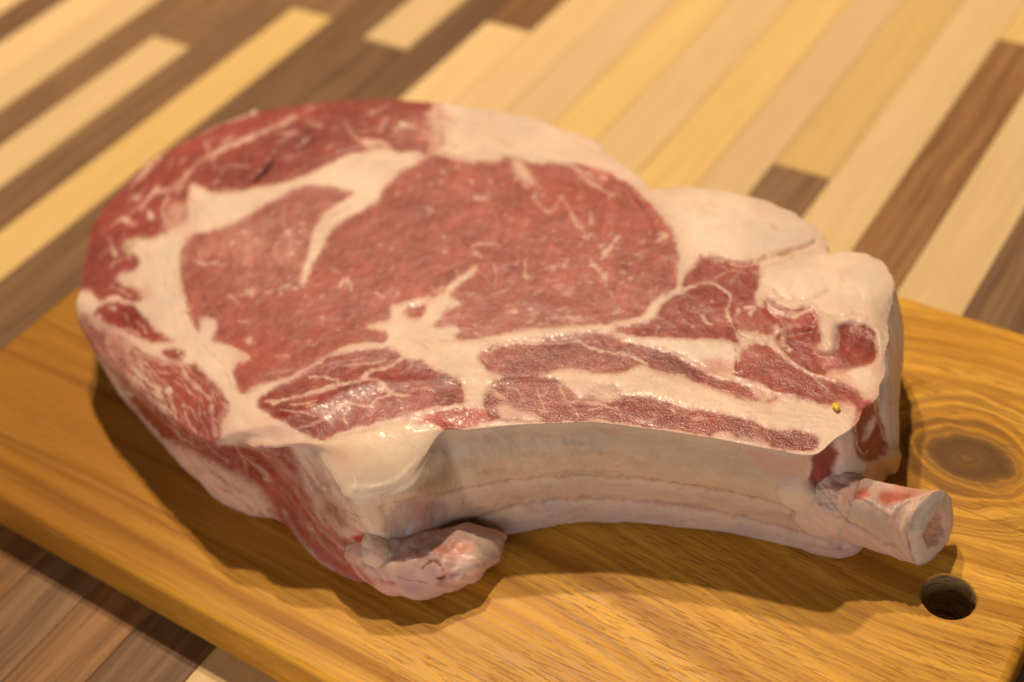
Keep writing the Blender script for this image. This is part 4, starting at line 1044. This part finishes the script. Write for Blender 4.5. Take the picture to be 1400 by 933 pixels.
for k, (nm, lb) in PARTS.items():
    fs = Qd[fid == k]
    if not len(fs): continue
    groups_ = [fs]
    if k in (I_LOBE, I_MEMB, I_SKIRT, I_SHOULDER):
        # separate islands become parts of their own
        v0, f0 = np.unique(fs, return_inverse=True); f0 = f0.reshape(-1, 4)
        lab = np.arange(len(v0))
        while True:
            old = lab.copy()
            mn = lab[f0].min(1)
            np.minimum.at(lab, f0.ravel(), np.repeat(mn, 4)); lab = lab[lab]; lab = lab[lab]
            if (old == lab).all(): break
        fl = lab[f0[:, 0]]; ids_, cnt_ = np.unique(fl, return_counts=True)
        big = ids_[np.argmax(cnt_)]
        own = [i_ for i_, c_ in zip(ids_, cnt_) if i_ != big and c_ > 30]
        groups_ = [fs[~np.isin(fl, own)]] + [fs[fl == i_] for i_ in own]
    for gi, fs in enumerate(groups_):
        vs, inv = np.unique(fs, return_inverse=True)
        me = grid_mesh(nm, P[vs], col[vs], lean[vs], grn[vs], softn[vs], nrm[vs], inv.reshape(-1, 4))
        tag(link(nm, me, MEAT, steak), lb if gi == 0 else None)
# underside
me = bpy.data.meshes.new('underside')
ub = P[under][::6].copy(); ub[:, 2] = .0005
me.from_pydata([tuple(p) for p in ub], [], [tuple(range(len(ub)))])
link('underside', me, simple('underside_meat', (.45, .14, .11), (.7, .5, .4), 80), steak)
print('body', len(P))

def tube(path, ns, nr, canvas, lump, seed, expo=2.4, cap=True):
    """swept rounded section; path rows: x, y, z, half width, half height"""
    C = spline(path, ns, False)
    n = len(C)
    tg = np.gradient(C[:, :3], axis=0); tg /= np.linalg.norm(tg, axis=1, keepdims=True)
    up = np.array([0, 0, 1.0])
    sd = np.cross(tg, up); sd /= np.linalg.norm(sd, axis=1, keepdims=True)
    uu = np.cross(sd, tg)
    th = np.linspace(0, 2 * np.pi, nr, endpoint=False)
    cx = np.sign(np.cos(th)) * np.abs(np.cos(th)) ** (2 / expo); cz = np.sign(np.sin(th)) * np.abs(np.sin(th)) ** (2 / expo)
    G = C[:, None, :3] + sd[:, None] * (C[:, 3, None] * cx)[..., None] + uu[:, None] * (C[:, 4, None] * cz)[..., None]
    Pg = G.reshape(-1, 3)
    idx = np.arange(n * nr).reshape(n, nr)
    nx_ = np.roll(idx, -1, 1)
    q = np.stack([idx[:-1], nx_[:-1], nx_[1:], idx[1:]], -1).reshape(-1, 4)
    nn = vert_normals(Pg, q)
    cc = np.repeat(C[:, :3], nr, 0)
    if ((Pg - cc) * nn).sum() < 0: q = q[:, ::-1]; nn = -nn
    x_, y_ = project(Pg)
    a, b = fbm(x_ / 9, y_ / 9, 3, seed) * 3, fbm(x_ / 9, y_ / 9, 3, seed + 3) * 2.5
    c_, h_, g_, _ = canvas.sample(x_ + a, y_ + b)
    rh = fbm(Pg[:, 0] * 190 + Pg[:, 2] * 120, Pg[:, 1] * 190 + Pg[:, 2] * 90, 4, seed) * lump
    ends = np.ones(n); ends[0] = 0
    Pg = Pg + nn * ((h_ + rh) * .001)[:, None]
    Pg[:, 2] = np.maximum(Pg[:, 2], .0004)
    return Pg, q, c_, h_, g_, idx

def finish_tube(name, label, T_, parent, soft=1.0):
    Pg, q, c_, h_, g_, idx = T_
    nn = vert_normals(Pg, q)
    me = grid_mesh(name, Pg, c_, leanness(c_), g_, np.full(len(Pg), soft), nn, q)
    return tag(link(name, me, MEAT, parent), label)

def pth(rows):
    out = []
    for x, y, z, a, b in rows:
        p = un(x, y, z); out.append([p[0], p[1], p[2], a, b])
    return out
flap = tube(pth([(488,742,.0125,.006,.006),(508,755,.0115,.009,.0085),(538,767,.0105,.0108,.0088),(575,771,.0098,.0118,.0086),(612,764,.0092,.0114,.0082),(645,752,.0082,.0092,.0074),(666,745,.0074,.0066,.0062),(681,739,.0064,.0038,.0042),(690,736,.0060,.0016,.0022),(694,735,.0058,.0004,.0005)]), 22, 220, U, 1.5, 21)
finish_tube('meat_flap', 'knobbly pink tongue of meat and fat lying on the board', flap, steak)
nub = tube(pth([(505,728,.024,.0012,.0012),(509,738,.022,.0035,.0035),(514,750,.019,.005,.0048),(518,762,.016,.0046,.0042),(524,770,.014,.002,.002)]), 14, 80, U, 1.6, 31)
nub[2][:] = np.array((.76,.54,.42)); finish_tube('fat_nub', 'small pink nub of fat', nub, steak)
nub = tube(pth([(520,752,.017,.001,.001),(528,752,.0165,.0035,.0035),(540,756,.016,.0042,.0038),(549,760,.0155,.0012,.0012)]), 14, 80, U, 1.6, 33)
nub[2][:] = np.array((.74,.48,.38)); finish_tube('fat_nub', None, nub, steak)

# rib bone stub
BP = pth([(1095,672,.0235,.0082,.0115),(1150,692,.0215,.0084,.0122),(1195,705,.0190,.0084,.0120),(1240,716,.0165,.0088,.0122),(1264,721,.0155,.0094,.0130),(1273,722,.0152,.0095,.0131)])
bone = tube(BP, 26, 200, Q, .8, 41, 2.6)
finish_tube('rib_bone', 'pinkish rib bone sticking out past the meat', bone, steak)
CQ = Canvas((.74,.54,.43))
CQ.poly([(1130,660),(1170,650),(1180,670),(1150,690)], (.70,.40,.31), 5)
for _k in range(40):
    _x, _y = rnd.uniform(1110, 1170), rnd.uniform(650, 760); CQ.line([(_x, _y), (_x + 8, _y + rnd.uniform(-2, 6)), (_x + 16, _y + rnd.uniform(0, 9))], rnd.uniform(1.5, 4), rnd.choice([(.80,.62,.50), (.60,.30,.22), (.68,.42,.32)]), rnd.uniform(-.3, .5), op=.5)
collar = tube(pth([(1100,674,.0232,.0088,.0122),(1128,684,.0224,.0096,.0132),(1146,691,.0217,.0094,.0129),(1158,695,.0211,.0086,.0121),(1166,698,.0207,.0076,.0108)]), 26, 200, CQ, 2.2, 51, 2.4)
finish_tube('tissue_collar', 'scraps of pale tissue round the base of the bone', collar, steak)
boneo = bpy.data.objects['rib_bone']
# the saw cut is slanted: slide the last rings along the axis onto the cutting plane
_ax = np.array(BP[-1])[:3] - np.array(BP[-2])[:3]; _ax /= np.linalg.norm(_ax)
_n = _ax + .90 * np.array([.12, -.72, .36]); _n /= np.linalg.norm(_n)
_c = np.array(BP[-1])[:3]
_al = (bone[0] - _c) @ _ax
_t = -((bone[0] - _ax * _al[:, None] - _c) @ _n) / (_ax @ _n)
_w = np.clip(1 + _al / .022, 0, 1)
bone[0][:] = bone[0] + _ax * (_t * _w)[:, None]
_me = bpy.data.objects['rib_bone'].data
_me.vertices.foreach_set('co', bone[0].astype(np.float32).ravel())
_me.normals_split_custom_set_from_vertices(vert_normals(bone[0], bone[1]).tolist())
# sawn end: ring of white bone round a spongy core
Cn = np.array(BP[-1]); Cp = np.array(BP[-2])
ax = _n
last = bone[0][bone[5][-1]]
ctr = last.mean(0)
NRr = 34
def endcap(f0, f1, colf, name, mat_cols, depth):
    fr_ = np.linspace(f0, f1, NRr)
    G = np.stack([ctr + (last - ctr) * f for f in fr_], 0)
    return G, fr_
fr_ = np.linspace(1, .02, 60)
Gc = np.stack([ctr + (last - ctr) * f for f in fr_], 0)
off = ctr * 0
th = np.linspace(0, 2 * np.pi, 200, endpoint=False)
marrow_r = .50 + .05 * np.sin(3 * th + 1) + .03 * np.sin(7 * th)
rr = fr_[:, None] / marrow_r[None]
dep = .0017 * (1 - (fr_[:, None] ** 5)) * np.ones_like(rr) - .0010 * np.clip((1 - rr) * 4, 0, 1)
nz = fbm(Gc[..., 1] * 900, Gc[..., 2] * 900, 3, 5)
dep = dep + nz * .0002 * (rr < 1) + fbm(Gc[..., 1] * 300, Gc[..., 2] * 300, 3, 15) * .0003
Gc = Gc + ax * dep[..., None]
ccol = np.zeros(Gc.shape) + np.array((.80, .68, .57))
k_ = np.clip((1.25 - rr) / .5, 0, 1)[..., None]
ccol = ccol * (1 - k_) + np.array((.60, .36, .30)) * k_ * (1 + nz[..., None] * .4)
k_ = np.clip((fr_[:, None] - .86) / .12, 0, 1)[..., None] * np.ones_like(rr)[..., None]
ccol = ccol * (1 - k_) + np.array((.74, .54, .45)) * k_
idx = np.arange(Gc.shape[0] * 200).reshape(-1, 200); nx_ = np.roll(idx, -1, 1)
q = np.stack([idx[:-1], nx_[:-1], nx_[1:], idx[1:]], -1).reshape(-1, 4)
Pc = Gc.reshape(-1, 3); nn = vert_normals(Pc, q)
if (nn @ ax).mean() < 0: q = q[:, ::-1]; nn = -nn
cc_ = np.clip(ccol.reshape(-1, 3), 0, 1)
isin = (rr < 1.0).ravel()
inq = isin[q[:, 0]]
for nm, sel, lb in (('sawn_rim', ~inq, 'pale ring of sawn bone'), ('marrow', inq, 'reddish spongy marrow')):
    fs = q[sel]; vs, inv = np.unique(fs, return_inverse=True)
    me = grid_mesh(nm, Pc[vs], cc_[vs], np.zeros(len(vs)), isin[vs] * .6, np.zeros(len(vs)) + .1, nn[vs], inv.reshape(-1, 4))
    o = bpy.data.objects.new(nm, me); me.materials.append(MEAT); COL.objects.link(o); o.parent = boneo; o['label'] = lb

# small bits lying on the meat
def bit(name, x, y, z, r, colr, label, cat, seed, parent=None, flat=.7, rough=.3):
    bm = bmesh.new()
    bmesh.ops.create_icosphere(bm, subdivisions=3, radius=r)
    rn = random.Random(seed)
    k = [Vector((rn.uniform(-1, 1), rn.uniform(-1, 1), rn.uniform(-1, 1))).normalized() for _ in range(7)]
    for v_ in bm.verts:
        d = sum(max(0, v_.co.normalized().dot(q_)) ** 3 for q_ in k)
        v_.co *= .75 + .28 * d
        v_.co.z *= flat
    for f in bm.faces: f.smooth = True
    me = bpy.data.meshes.new(name); bm.to_mesh(me); bm.free()
    me.materials.append(simple(name + '_surface', colr, tuple(c * .85 for c in colr), 600, rough, .3))
    o = bpy.data.objects.new(name, me); COL.objects.link(o)
    p = un(x, y, z)
    o.location = p
    if parent: o.parent = parent
    if label: tag(o, label, cat)
    return o
bit('yellow_crumb', 1144, 556, .0512, .0013, (.90, .62, .01), 'tiny bright yellow crumb stuck on the pale fat near the bone', 'crumb', 1, None, .45)
bit('fat_crumb', 348, 156, .0445, .0021, (.80, .62, .48), None, None, 2, steak)

# ------------------------------------------------------------------ wood
def board_material():
    m_, nt, bs = new_mat('acacia_board')
    co = N(nt, 'ShaderNodeTexCoord').outputs['Object']
    sp = N(nt, 'ShaderNodeSeparateXYZ'); LK(nt, co, sp.inputs[0])
    X, Y, Z = sp.outputs
    wob = noise(nt, co, (6, 22, 6), 2, .5)
    wob2 = noise(nt, co, (30, 60, 30), 2, .5)
    kx, ky = .1625, .0565
    dx = math_(nt, 'MULTIPLY', math_(nt, 'SUBTRACT', X, kx), .80)
    dy = math_(nt, 'SUBTRACT', Y, ky)
    d = math_(nt, 'SQRT', math_(nt, 'ADD', math_(nt, 'MULTIPLY', dx, dx), math_(nt, 'MULTIPLY', dy, dy)))
    d = math_(nt, 'ADD', d, math_(nt, 'MULTIPLY', math_(nt, 'SUBTRACT', wob2, .5), .012))
    # long grain runs along x and bows away from the knot
    push = math_(nt, 'MULTIPLY', math_(nt, 'POWER', 2.718, math_(nt, 'MULTIPLY', math_(nt, 'MULTIPLY', dx, dx), -420.0)), .020)
    fy = math_(nt, 'SUBTRACT', dy, math_(nt, 'MULTIPLY', push, math_(nt, 'DIVIDE', dy, math_(nt, 'ADD', math_(nt, 'ABSOLUTE', dy), .012))))
    fy = math_(nt, 'ADD', fy, math_(nt, 'MULTIPLY', math_(nt, 'SUBTRACT', wob, .5), .009))
    kn = ramp(nt, d, .024, .036)
    f = math_(nt, 'ADD', math_(nt, 'MULTIPLY', kn, fy), math_(nt, 'MULTIPLY', math_(nt, 'SUBTRACT', 1.0, kn), math_(nt, 'MULTIPLY', d, 1.0)))
    cb = N(nt, 'ShaderNodeCombineXYZ'); LK(nt, math_(nt, 'MULTIPLY', X, .022), cb.inputs[0]); LK(nt, f, cb.inputs[1]); LK(nt, math_(nt, 'MULTIPLY', Z, .25), cb.inputs[2])
    band = noise(nt, cb.outputs[0], (120, 120, 120), 3, .55)
    fine_ = noise(nt, cb.outputs[0], (900, 700, 300), 3, .65)
    broad = noise(nt, co, (5, 22, 5), 2, .5)
    pore = noise(nt, co, (95, 1500, 500), 2, .5)
    porem = noise(nt, co, (14, 22, 14), 2, .5)
    c = mixc(nt, ramp(nt, band, .34, .66), (.62, .275, .022), (.95, .505, .062))
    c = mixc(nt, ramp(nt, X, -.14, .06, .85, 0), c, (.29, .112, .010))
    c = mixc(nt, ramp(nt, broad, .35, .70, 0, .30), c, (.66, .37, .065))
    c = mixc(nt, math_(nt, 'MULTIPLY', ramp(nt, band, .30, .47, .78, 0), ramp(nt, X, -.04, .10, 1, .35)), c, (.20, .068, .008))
    c = mixc(nt, ramp(nt, noise(nt, co, (40, 2600, 600), 2, .6), .35, .65, .22, 0), c, (.36, .16, .025))
    c = mixc(nt, ramp(nt, fine_, .35, .60, .40, 0), c, (.30, .12, .02))
    pm = math_(nt, 'MULTIPLY', ramp(nt, pore, .56, .63), ramp(nt, porem, .34, .56))
    pm = math_(nt, 'MULTIPLY', pm, math_(nt, 'ADD', .25, math_(nt, 'MULTIPLY', ramp(nt, X, -.05, .08), .75)))
    c = mixc(nt, math_(nt, 'MULTIPLY', pm, .62), c, (.24, .095, .02))
    # knot: dark heart and dark rings
    core = math_(nt, 'MULTIPLY', ramp(nt, d, .0080, .0140, .95, 0), ramp(nt, d, 0, .005, .7, 1))
    c = mixc(nt, core, c, (.14, .068, .022))
    rn = math_(nt, 'MULTIPLY', ramp(nt, noise(nt, cb.outputs[0], (330, 330, 330), 2, .5), .42, .60), ramp(nt, d, .022, .042, .58, 0))
    c = mixc(nt, rn, c, (.15, .065, .018))
    bs.inputs['Specular IOR Level'].default_value = .18
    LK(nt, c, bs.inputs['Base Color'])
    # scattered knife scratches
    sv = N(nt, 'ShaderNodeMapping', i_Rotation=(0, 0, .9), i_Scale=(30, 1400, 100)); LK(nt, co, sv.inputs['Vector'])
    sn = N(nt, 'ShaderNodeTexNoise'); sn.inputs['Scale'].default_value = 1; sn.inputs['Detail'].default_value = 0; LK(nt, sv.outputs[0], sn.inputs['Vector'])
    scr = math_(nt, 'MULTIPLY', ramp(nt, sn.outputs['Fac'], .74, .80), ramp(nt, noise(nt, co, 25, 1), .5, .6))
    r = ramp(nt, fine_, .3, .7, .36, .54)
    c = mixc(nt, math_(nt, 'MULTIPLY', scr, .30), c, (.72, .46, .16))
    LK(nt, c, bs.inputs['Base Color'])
    LK(nt, math_(nt, 'ADD', r, math_(nt, 'MULTIPLY', scr, .2)), bs.inputs['Roughness'])
    hh = math_(nt, 'SUBTRACT', math_(nt, 'MULTIPLY', fine_, .4), math_(nt, 'ADD', pm, math_(nt, 'MULTIPLY', scr, .7)))
    b = N(nt, 'ShaderNodeBump', i_Strength=.30, i_Distance=.0003); LK(nt, hh, b.inputs['Height'])
    LK(nt, b.outputs[0], bs.inputs['Normal'])
    return m_

def stave_material(name, c_dark, c_light, c_line, contrast=1.0):
    m_, nt, bs = new_mat(name)
    tc = N(nt, 'ShaderNodeTexCoord').outputs['Object']
    oi = N(nt, 'ShaderNodeObjectInfo').outputs['Random']
    ad = N(nt, 'ShaderNodeVectorMath', operation='ADD'); LK(nt, tc, ad.inputs[0])
    cb = N(nt, 'ShaderNodeCombineXYZ'); LK(nt, math_(nt, 'MULTIPLY', oi, 7.0), cb.inputs[0]); LK(nt, math_(nt, 'MULTIPLY', oi, 31.0), cb.inputs[2]); LK(nt, cb.outputs[0], ad.inputs[1])
    co = ad.outputs[0]
    w = noise(nt, co, (8, 6, 8), 3)
    ad2 = N(nt, 'ShaderNodeVectorMath', operation='ADD'); LK(nt, co, ad2.inputs[0])
    cb2 = N(nt, 'ShaderNodeCombineXYZ'); LK(nt, math_(nt, 'MULTIPLY', w, .018), cb2.inputs[0]); LK(nt, cb2.outputs[0], ad2.inputs[1])
    b1 = noise(nt, ad2.outputs[0], (230, 5, 60), 4, .65)
    b2 = noise(nt, ad2.outputs[0], (900, 26, 300), 3, .6)
    br = noise(nt, co, (30, 9, 30), 2)
    c = mixc(nt, ramp(nt, b1, .32, .68), c_dark, c_light)
    c = mixc(nt, ramp(nt, b2, .30, .52, .5 * contrast, 0), c, c_line)
    c = mixc(nt, ramp(nt, br, .5, .72, 0, .35 * contrast), c, c_dark)
    tint = ramp(nt, oi, 0, 1, .90, 1.08)
    sc1 = N(nt, 'ShaderNodeVectorMath', operation='SCALE'); LK(nt, c, sc1.inputs[0]); LK(nt, tint, sc1.inputs['Scale'])
    bs.inputs['Specular IOR Level'].default_value = .3
    LK(nt, sc1.outputs[0], bs.inputs['Base Color'])
    LK(nt, ramp(nt, b2, .3, .7, .40, .52), bs.inputs['Roughness'])
    b = N(nt, 'ShaderNodeBump', i_Strength=.15, i_Distance=.0002); LK(nt, b2, b.inputs['Height'])
    LK(nt, b.outputs[0], bs.inputs['Normal'])
    return m_
STV = {
 'L': stave_material('pale_birch_stave', (.80, .56, .27), (.87, .62, .32), (.58, .37, .13), .5),
 'K': stave_material('pinkish_beech_stave', (.80, .56, .285), (.86, .61, .325), (.60, .38, .15), .35),
 'Y': stave_material('yellow_stave', (.77, .52, .20), (.84, .575, .225), (.56, .34, .09), .5),
 'B': stave_material('brown_walnut_stave', (.21, .11, .052), (.34, .19, .092), (.13, .062, .028), 1.2),
 'D': stave_material('dark_walnut_stave', (.17, .088, .042), (.28, .155, .074), (.11, .054, .026), 1.2),
 'O': stave_material('orange_brown_stave', (.24, .115, .042), (.38, .19, .075), (.15, .065, .025), 1.3),
}

# cutting board: two glued planks, rounded edges, a hanging hole
board = empty('cutting_board', (0, 0, -.022))
tag(board, 'rectangular acacia cutting board with a dark knot and a round hanging hole', 'cutting board')
BM = board_material()
hole_m = simple('bored_end_grain', (.20, .11, .04), (.46, .31, .13), (260, 260, 900), .8, 0, 1.0, .0012)
HX, HY, HR = (.6385 - .157) * .37, -.0012, .0086
XM, YM, TH = .2046, .1254, .022
def round_rect(x, y, r, n=8):
    out = []
    for cx, cy, a0 in ((x - r, y - r, 0), (-x + r, y - r, 90), (-x + r, -y + r, 180), (x - r, -y + r, 270)):
        for k in range(n + 1):
            a = math.radians(a0 + 90 * k / n); out.append((cx + r * math.cos(a), cy + r * math.sin(a)))
    return out
bm = bmesh.new()
RB = .0030
def ring_of(pts, z): return [bm.verts.new((x, y, z)) for x, y in pts]
def bridge(a, b, flip=False):
    fs = []
    for i in range(len(a)):
        j = (i + 1) % len(a)
        vs = (a[i], a[j], b[j], b[i])
        fs.append(bm.faces.new(vs[::-1] if flip else vs))
    for f in fs: f.smooth = True
    return fs
rings = []
for k in range(6):
    a = math.radians(90 * k / 5); rings.append((RB * (1 - math.sin(a)), -RB * (1 - math.cos(a))))
lo = [(RB * (1 - math.cos(math.radians(90 * k / 5))), -TH + RB * (1 - math.sin(math.radians(90 * k / 5)))) for k in range(6)]
allr = [ring_of(round_rect(XM - i_, YM - i_, .006 - min(i_, .003)), z_) for i_, z_ in rings + lo]
for a, b in zip(allr[:-1], allr[1:]): bridge(b, a)
def hole_ring(r, z, jit=0):
    out = []
    for k in range(64):
        a = 2 * math.pi * k / 64
        rr_ = r * (1 + jit * float(fbm(np.array([k * .7]), np.array([z * 900 + 3.0]), 3, 3)[0]))
        out.append((HX + rr_ * math.cos(a), HY + rr_ * math.sin(a)))
    return ring_of(out, z)
hr = [hole_ring(HR + .0005, 0, .01), hole_ring(HR, -.0006, .02)] + [hole_ring(HR - .0002, -.0006 - (TH - .0012) * k / 12, .07) for k in range(1, 12)] + [hole_ring(HR, -TH, .02)]
for i, (a, b) in enumerate(zip(hr[:-1], hr[1:])):
    for f in bridge(a, b): f.material_index = 1 if i else 0
for r1, r2, up_ in ((allr[0], hr[0], True), (allr[-1], hr[-1], False)):
    es = []
    for rr_ in (r1, r2):
        for i in range(len(rr_)):
            es.append(bm.edges.get((rr_[i], rr_[(i + 1) % len(rr_)])))
    res = bmesh.ops.triangle_fill(bm, edges=es, use_beauty=True)
    for f in res['geom']:
        if isinstance(f, bmesh.types.BMFace):
            f.smooth = False
            f.normal_update()
            if (f.normal.z > 0) != up_: f.normal_flip()
SEAM = .0342
for side in (0, 1):
    b2 = bm.copy()
    r_ = bmesh.ops.bisect_plane(b2, geom=b2.verts[:] + b2.edges[:] + b2.faces[:], plane_co=(0, SEAM + (.00012 if side else -.00012), 0), plane_no=(0, 1 if side == 0 else -1, 0), clear_outer=True)
    es = [e_ for e_ in r_['geom_cut'] if isinstance(e_, bmesh.types.BMEdge)]
    bmesh.ops.edgeloop_fill(b2, edges=es)
    bmesh.ops.recalc_face_normals(b2, faces=b2.faces[:])
    me = bpy.data.meshes.new('plank'); b2.to_mesh(me); b2.free()
    o = link('plank', me, BM, board); me.materials.append(hole_m)
    tag(o, 'narrower far plank with a dark round knot' if side else 'wide near plank with the hanging hole')
bm.free()

# worktop of end-jointed staves
top_o = empty('worktop', (0, 0, -TH))
tag(top_o, kind='structure')
bnd = [-.470, -.4418, -.413, -.3845, -.3563, -.3270, -.2977, -.2680, -.2375, -.2067, -.1812, -.1522, -.1225, -.0940, -.0670, -.0358, -.0065, .0185, .0470, .0758, .1022, .1310]
while bnd[0] > -.75: bnd.insert(0, bnd[0] - .0286)
while bnd[-1] < .62: bnd.append(bnd[-1] + .0288)
i0 = min(range(len(bnd)), key=lambda i: abs(bnd[i] + .3845))
known = {-3: [('D', 9)], -2: [('K', 9)], -1: [('L', 9)], 0: [('B', 9)], 1: [('L', .172), ('B', 9)], 2: [('B', 9)], 3: [('Y', .230), ('B', 9)], 4: [('D', 9)], 5: [('D', .2195), ('L', 9)],
         6: [('D', 9)], 7: [('L', .262), ('O', 9)], 8: [('O', -.02), ('L', 9)], 9: [('B', -.02), ('K', 9)], 10: [('O', -.02), ('Y', 9)], 11: [('D', -.04), ('L', 9)], 12: [('L', .05), ('Y', 9)],
         13: [('K', 9)], 14: [('B', .2085), ('Y', 9)], 15: [('L', 9)], 16: [('O', .350), ('Y', 9)], 17: [('L', 9)], 18: [('D', 9)], 19: [('L', 9)]}
rs = random.Random(11)
Y0, Y1 = -.42, .95
GAP, CH = .00010, .00040
for i in range(len(bnd) - 1):
    k = i - i0
    if k in known:
        segs = list(known[k])
    else:
        y = Y0 + rs.uniform(.05, .4); segs = []
        while y < Y1: segs.append((rs.choice('LYBKDLO'), y)); y += rs.uniform(.25, .6)
        segs.append((rs.choice('LYB'), 9))
    y = Y0
    full = []
    for c_, ye in segs:
        ye = min(ye, Y1)
        if ye >= Y1 and y < Y0 + .75 and k in known and ye - y > .75:
            pass
        full.append((c_, y, ye)); y = ye
    for c_, ya, yb in full:
        xa, xb = bnd[i] + GAP, bnd[i + 1] - GAP; ya_, yb_ = ya + GAP, yb - GAP
        lift = rs.uniform(-.00004, .00004)
        vs = []
        for (dx_, z_) in ((0, -.03), (0, -CH), (CH, 0)):
            for (x_, y_) in ((xa + dx_, ya_ + dx_), (xb - dx_, ya_ + dx_), (xb - dx_, yb_ - dx_), (xa + dx_, yb_ - dx_)):
                vs.append((x_, y_, z_ + lift))
        fc = [(3, 2, 1, 0), (8, 9, 10, 11)]
        for l_ in (0, 4):
            for q_ in range(4): fc.append((l_ + q_, l_ + (q_ + 1) % 4, l_ + 4 + (q_ + 1) % 4, l_ + 4 + q_))
        me = bpy.data.meshes.new('stave'); me.from_pydata(vs, [], fc); me.materials.append(STV[c_])
        o = bpy.data.objects.new('stave', me); COL.objects.link(o); o.parent = top_o
print('done')
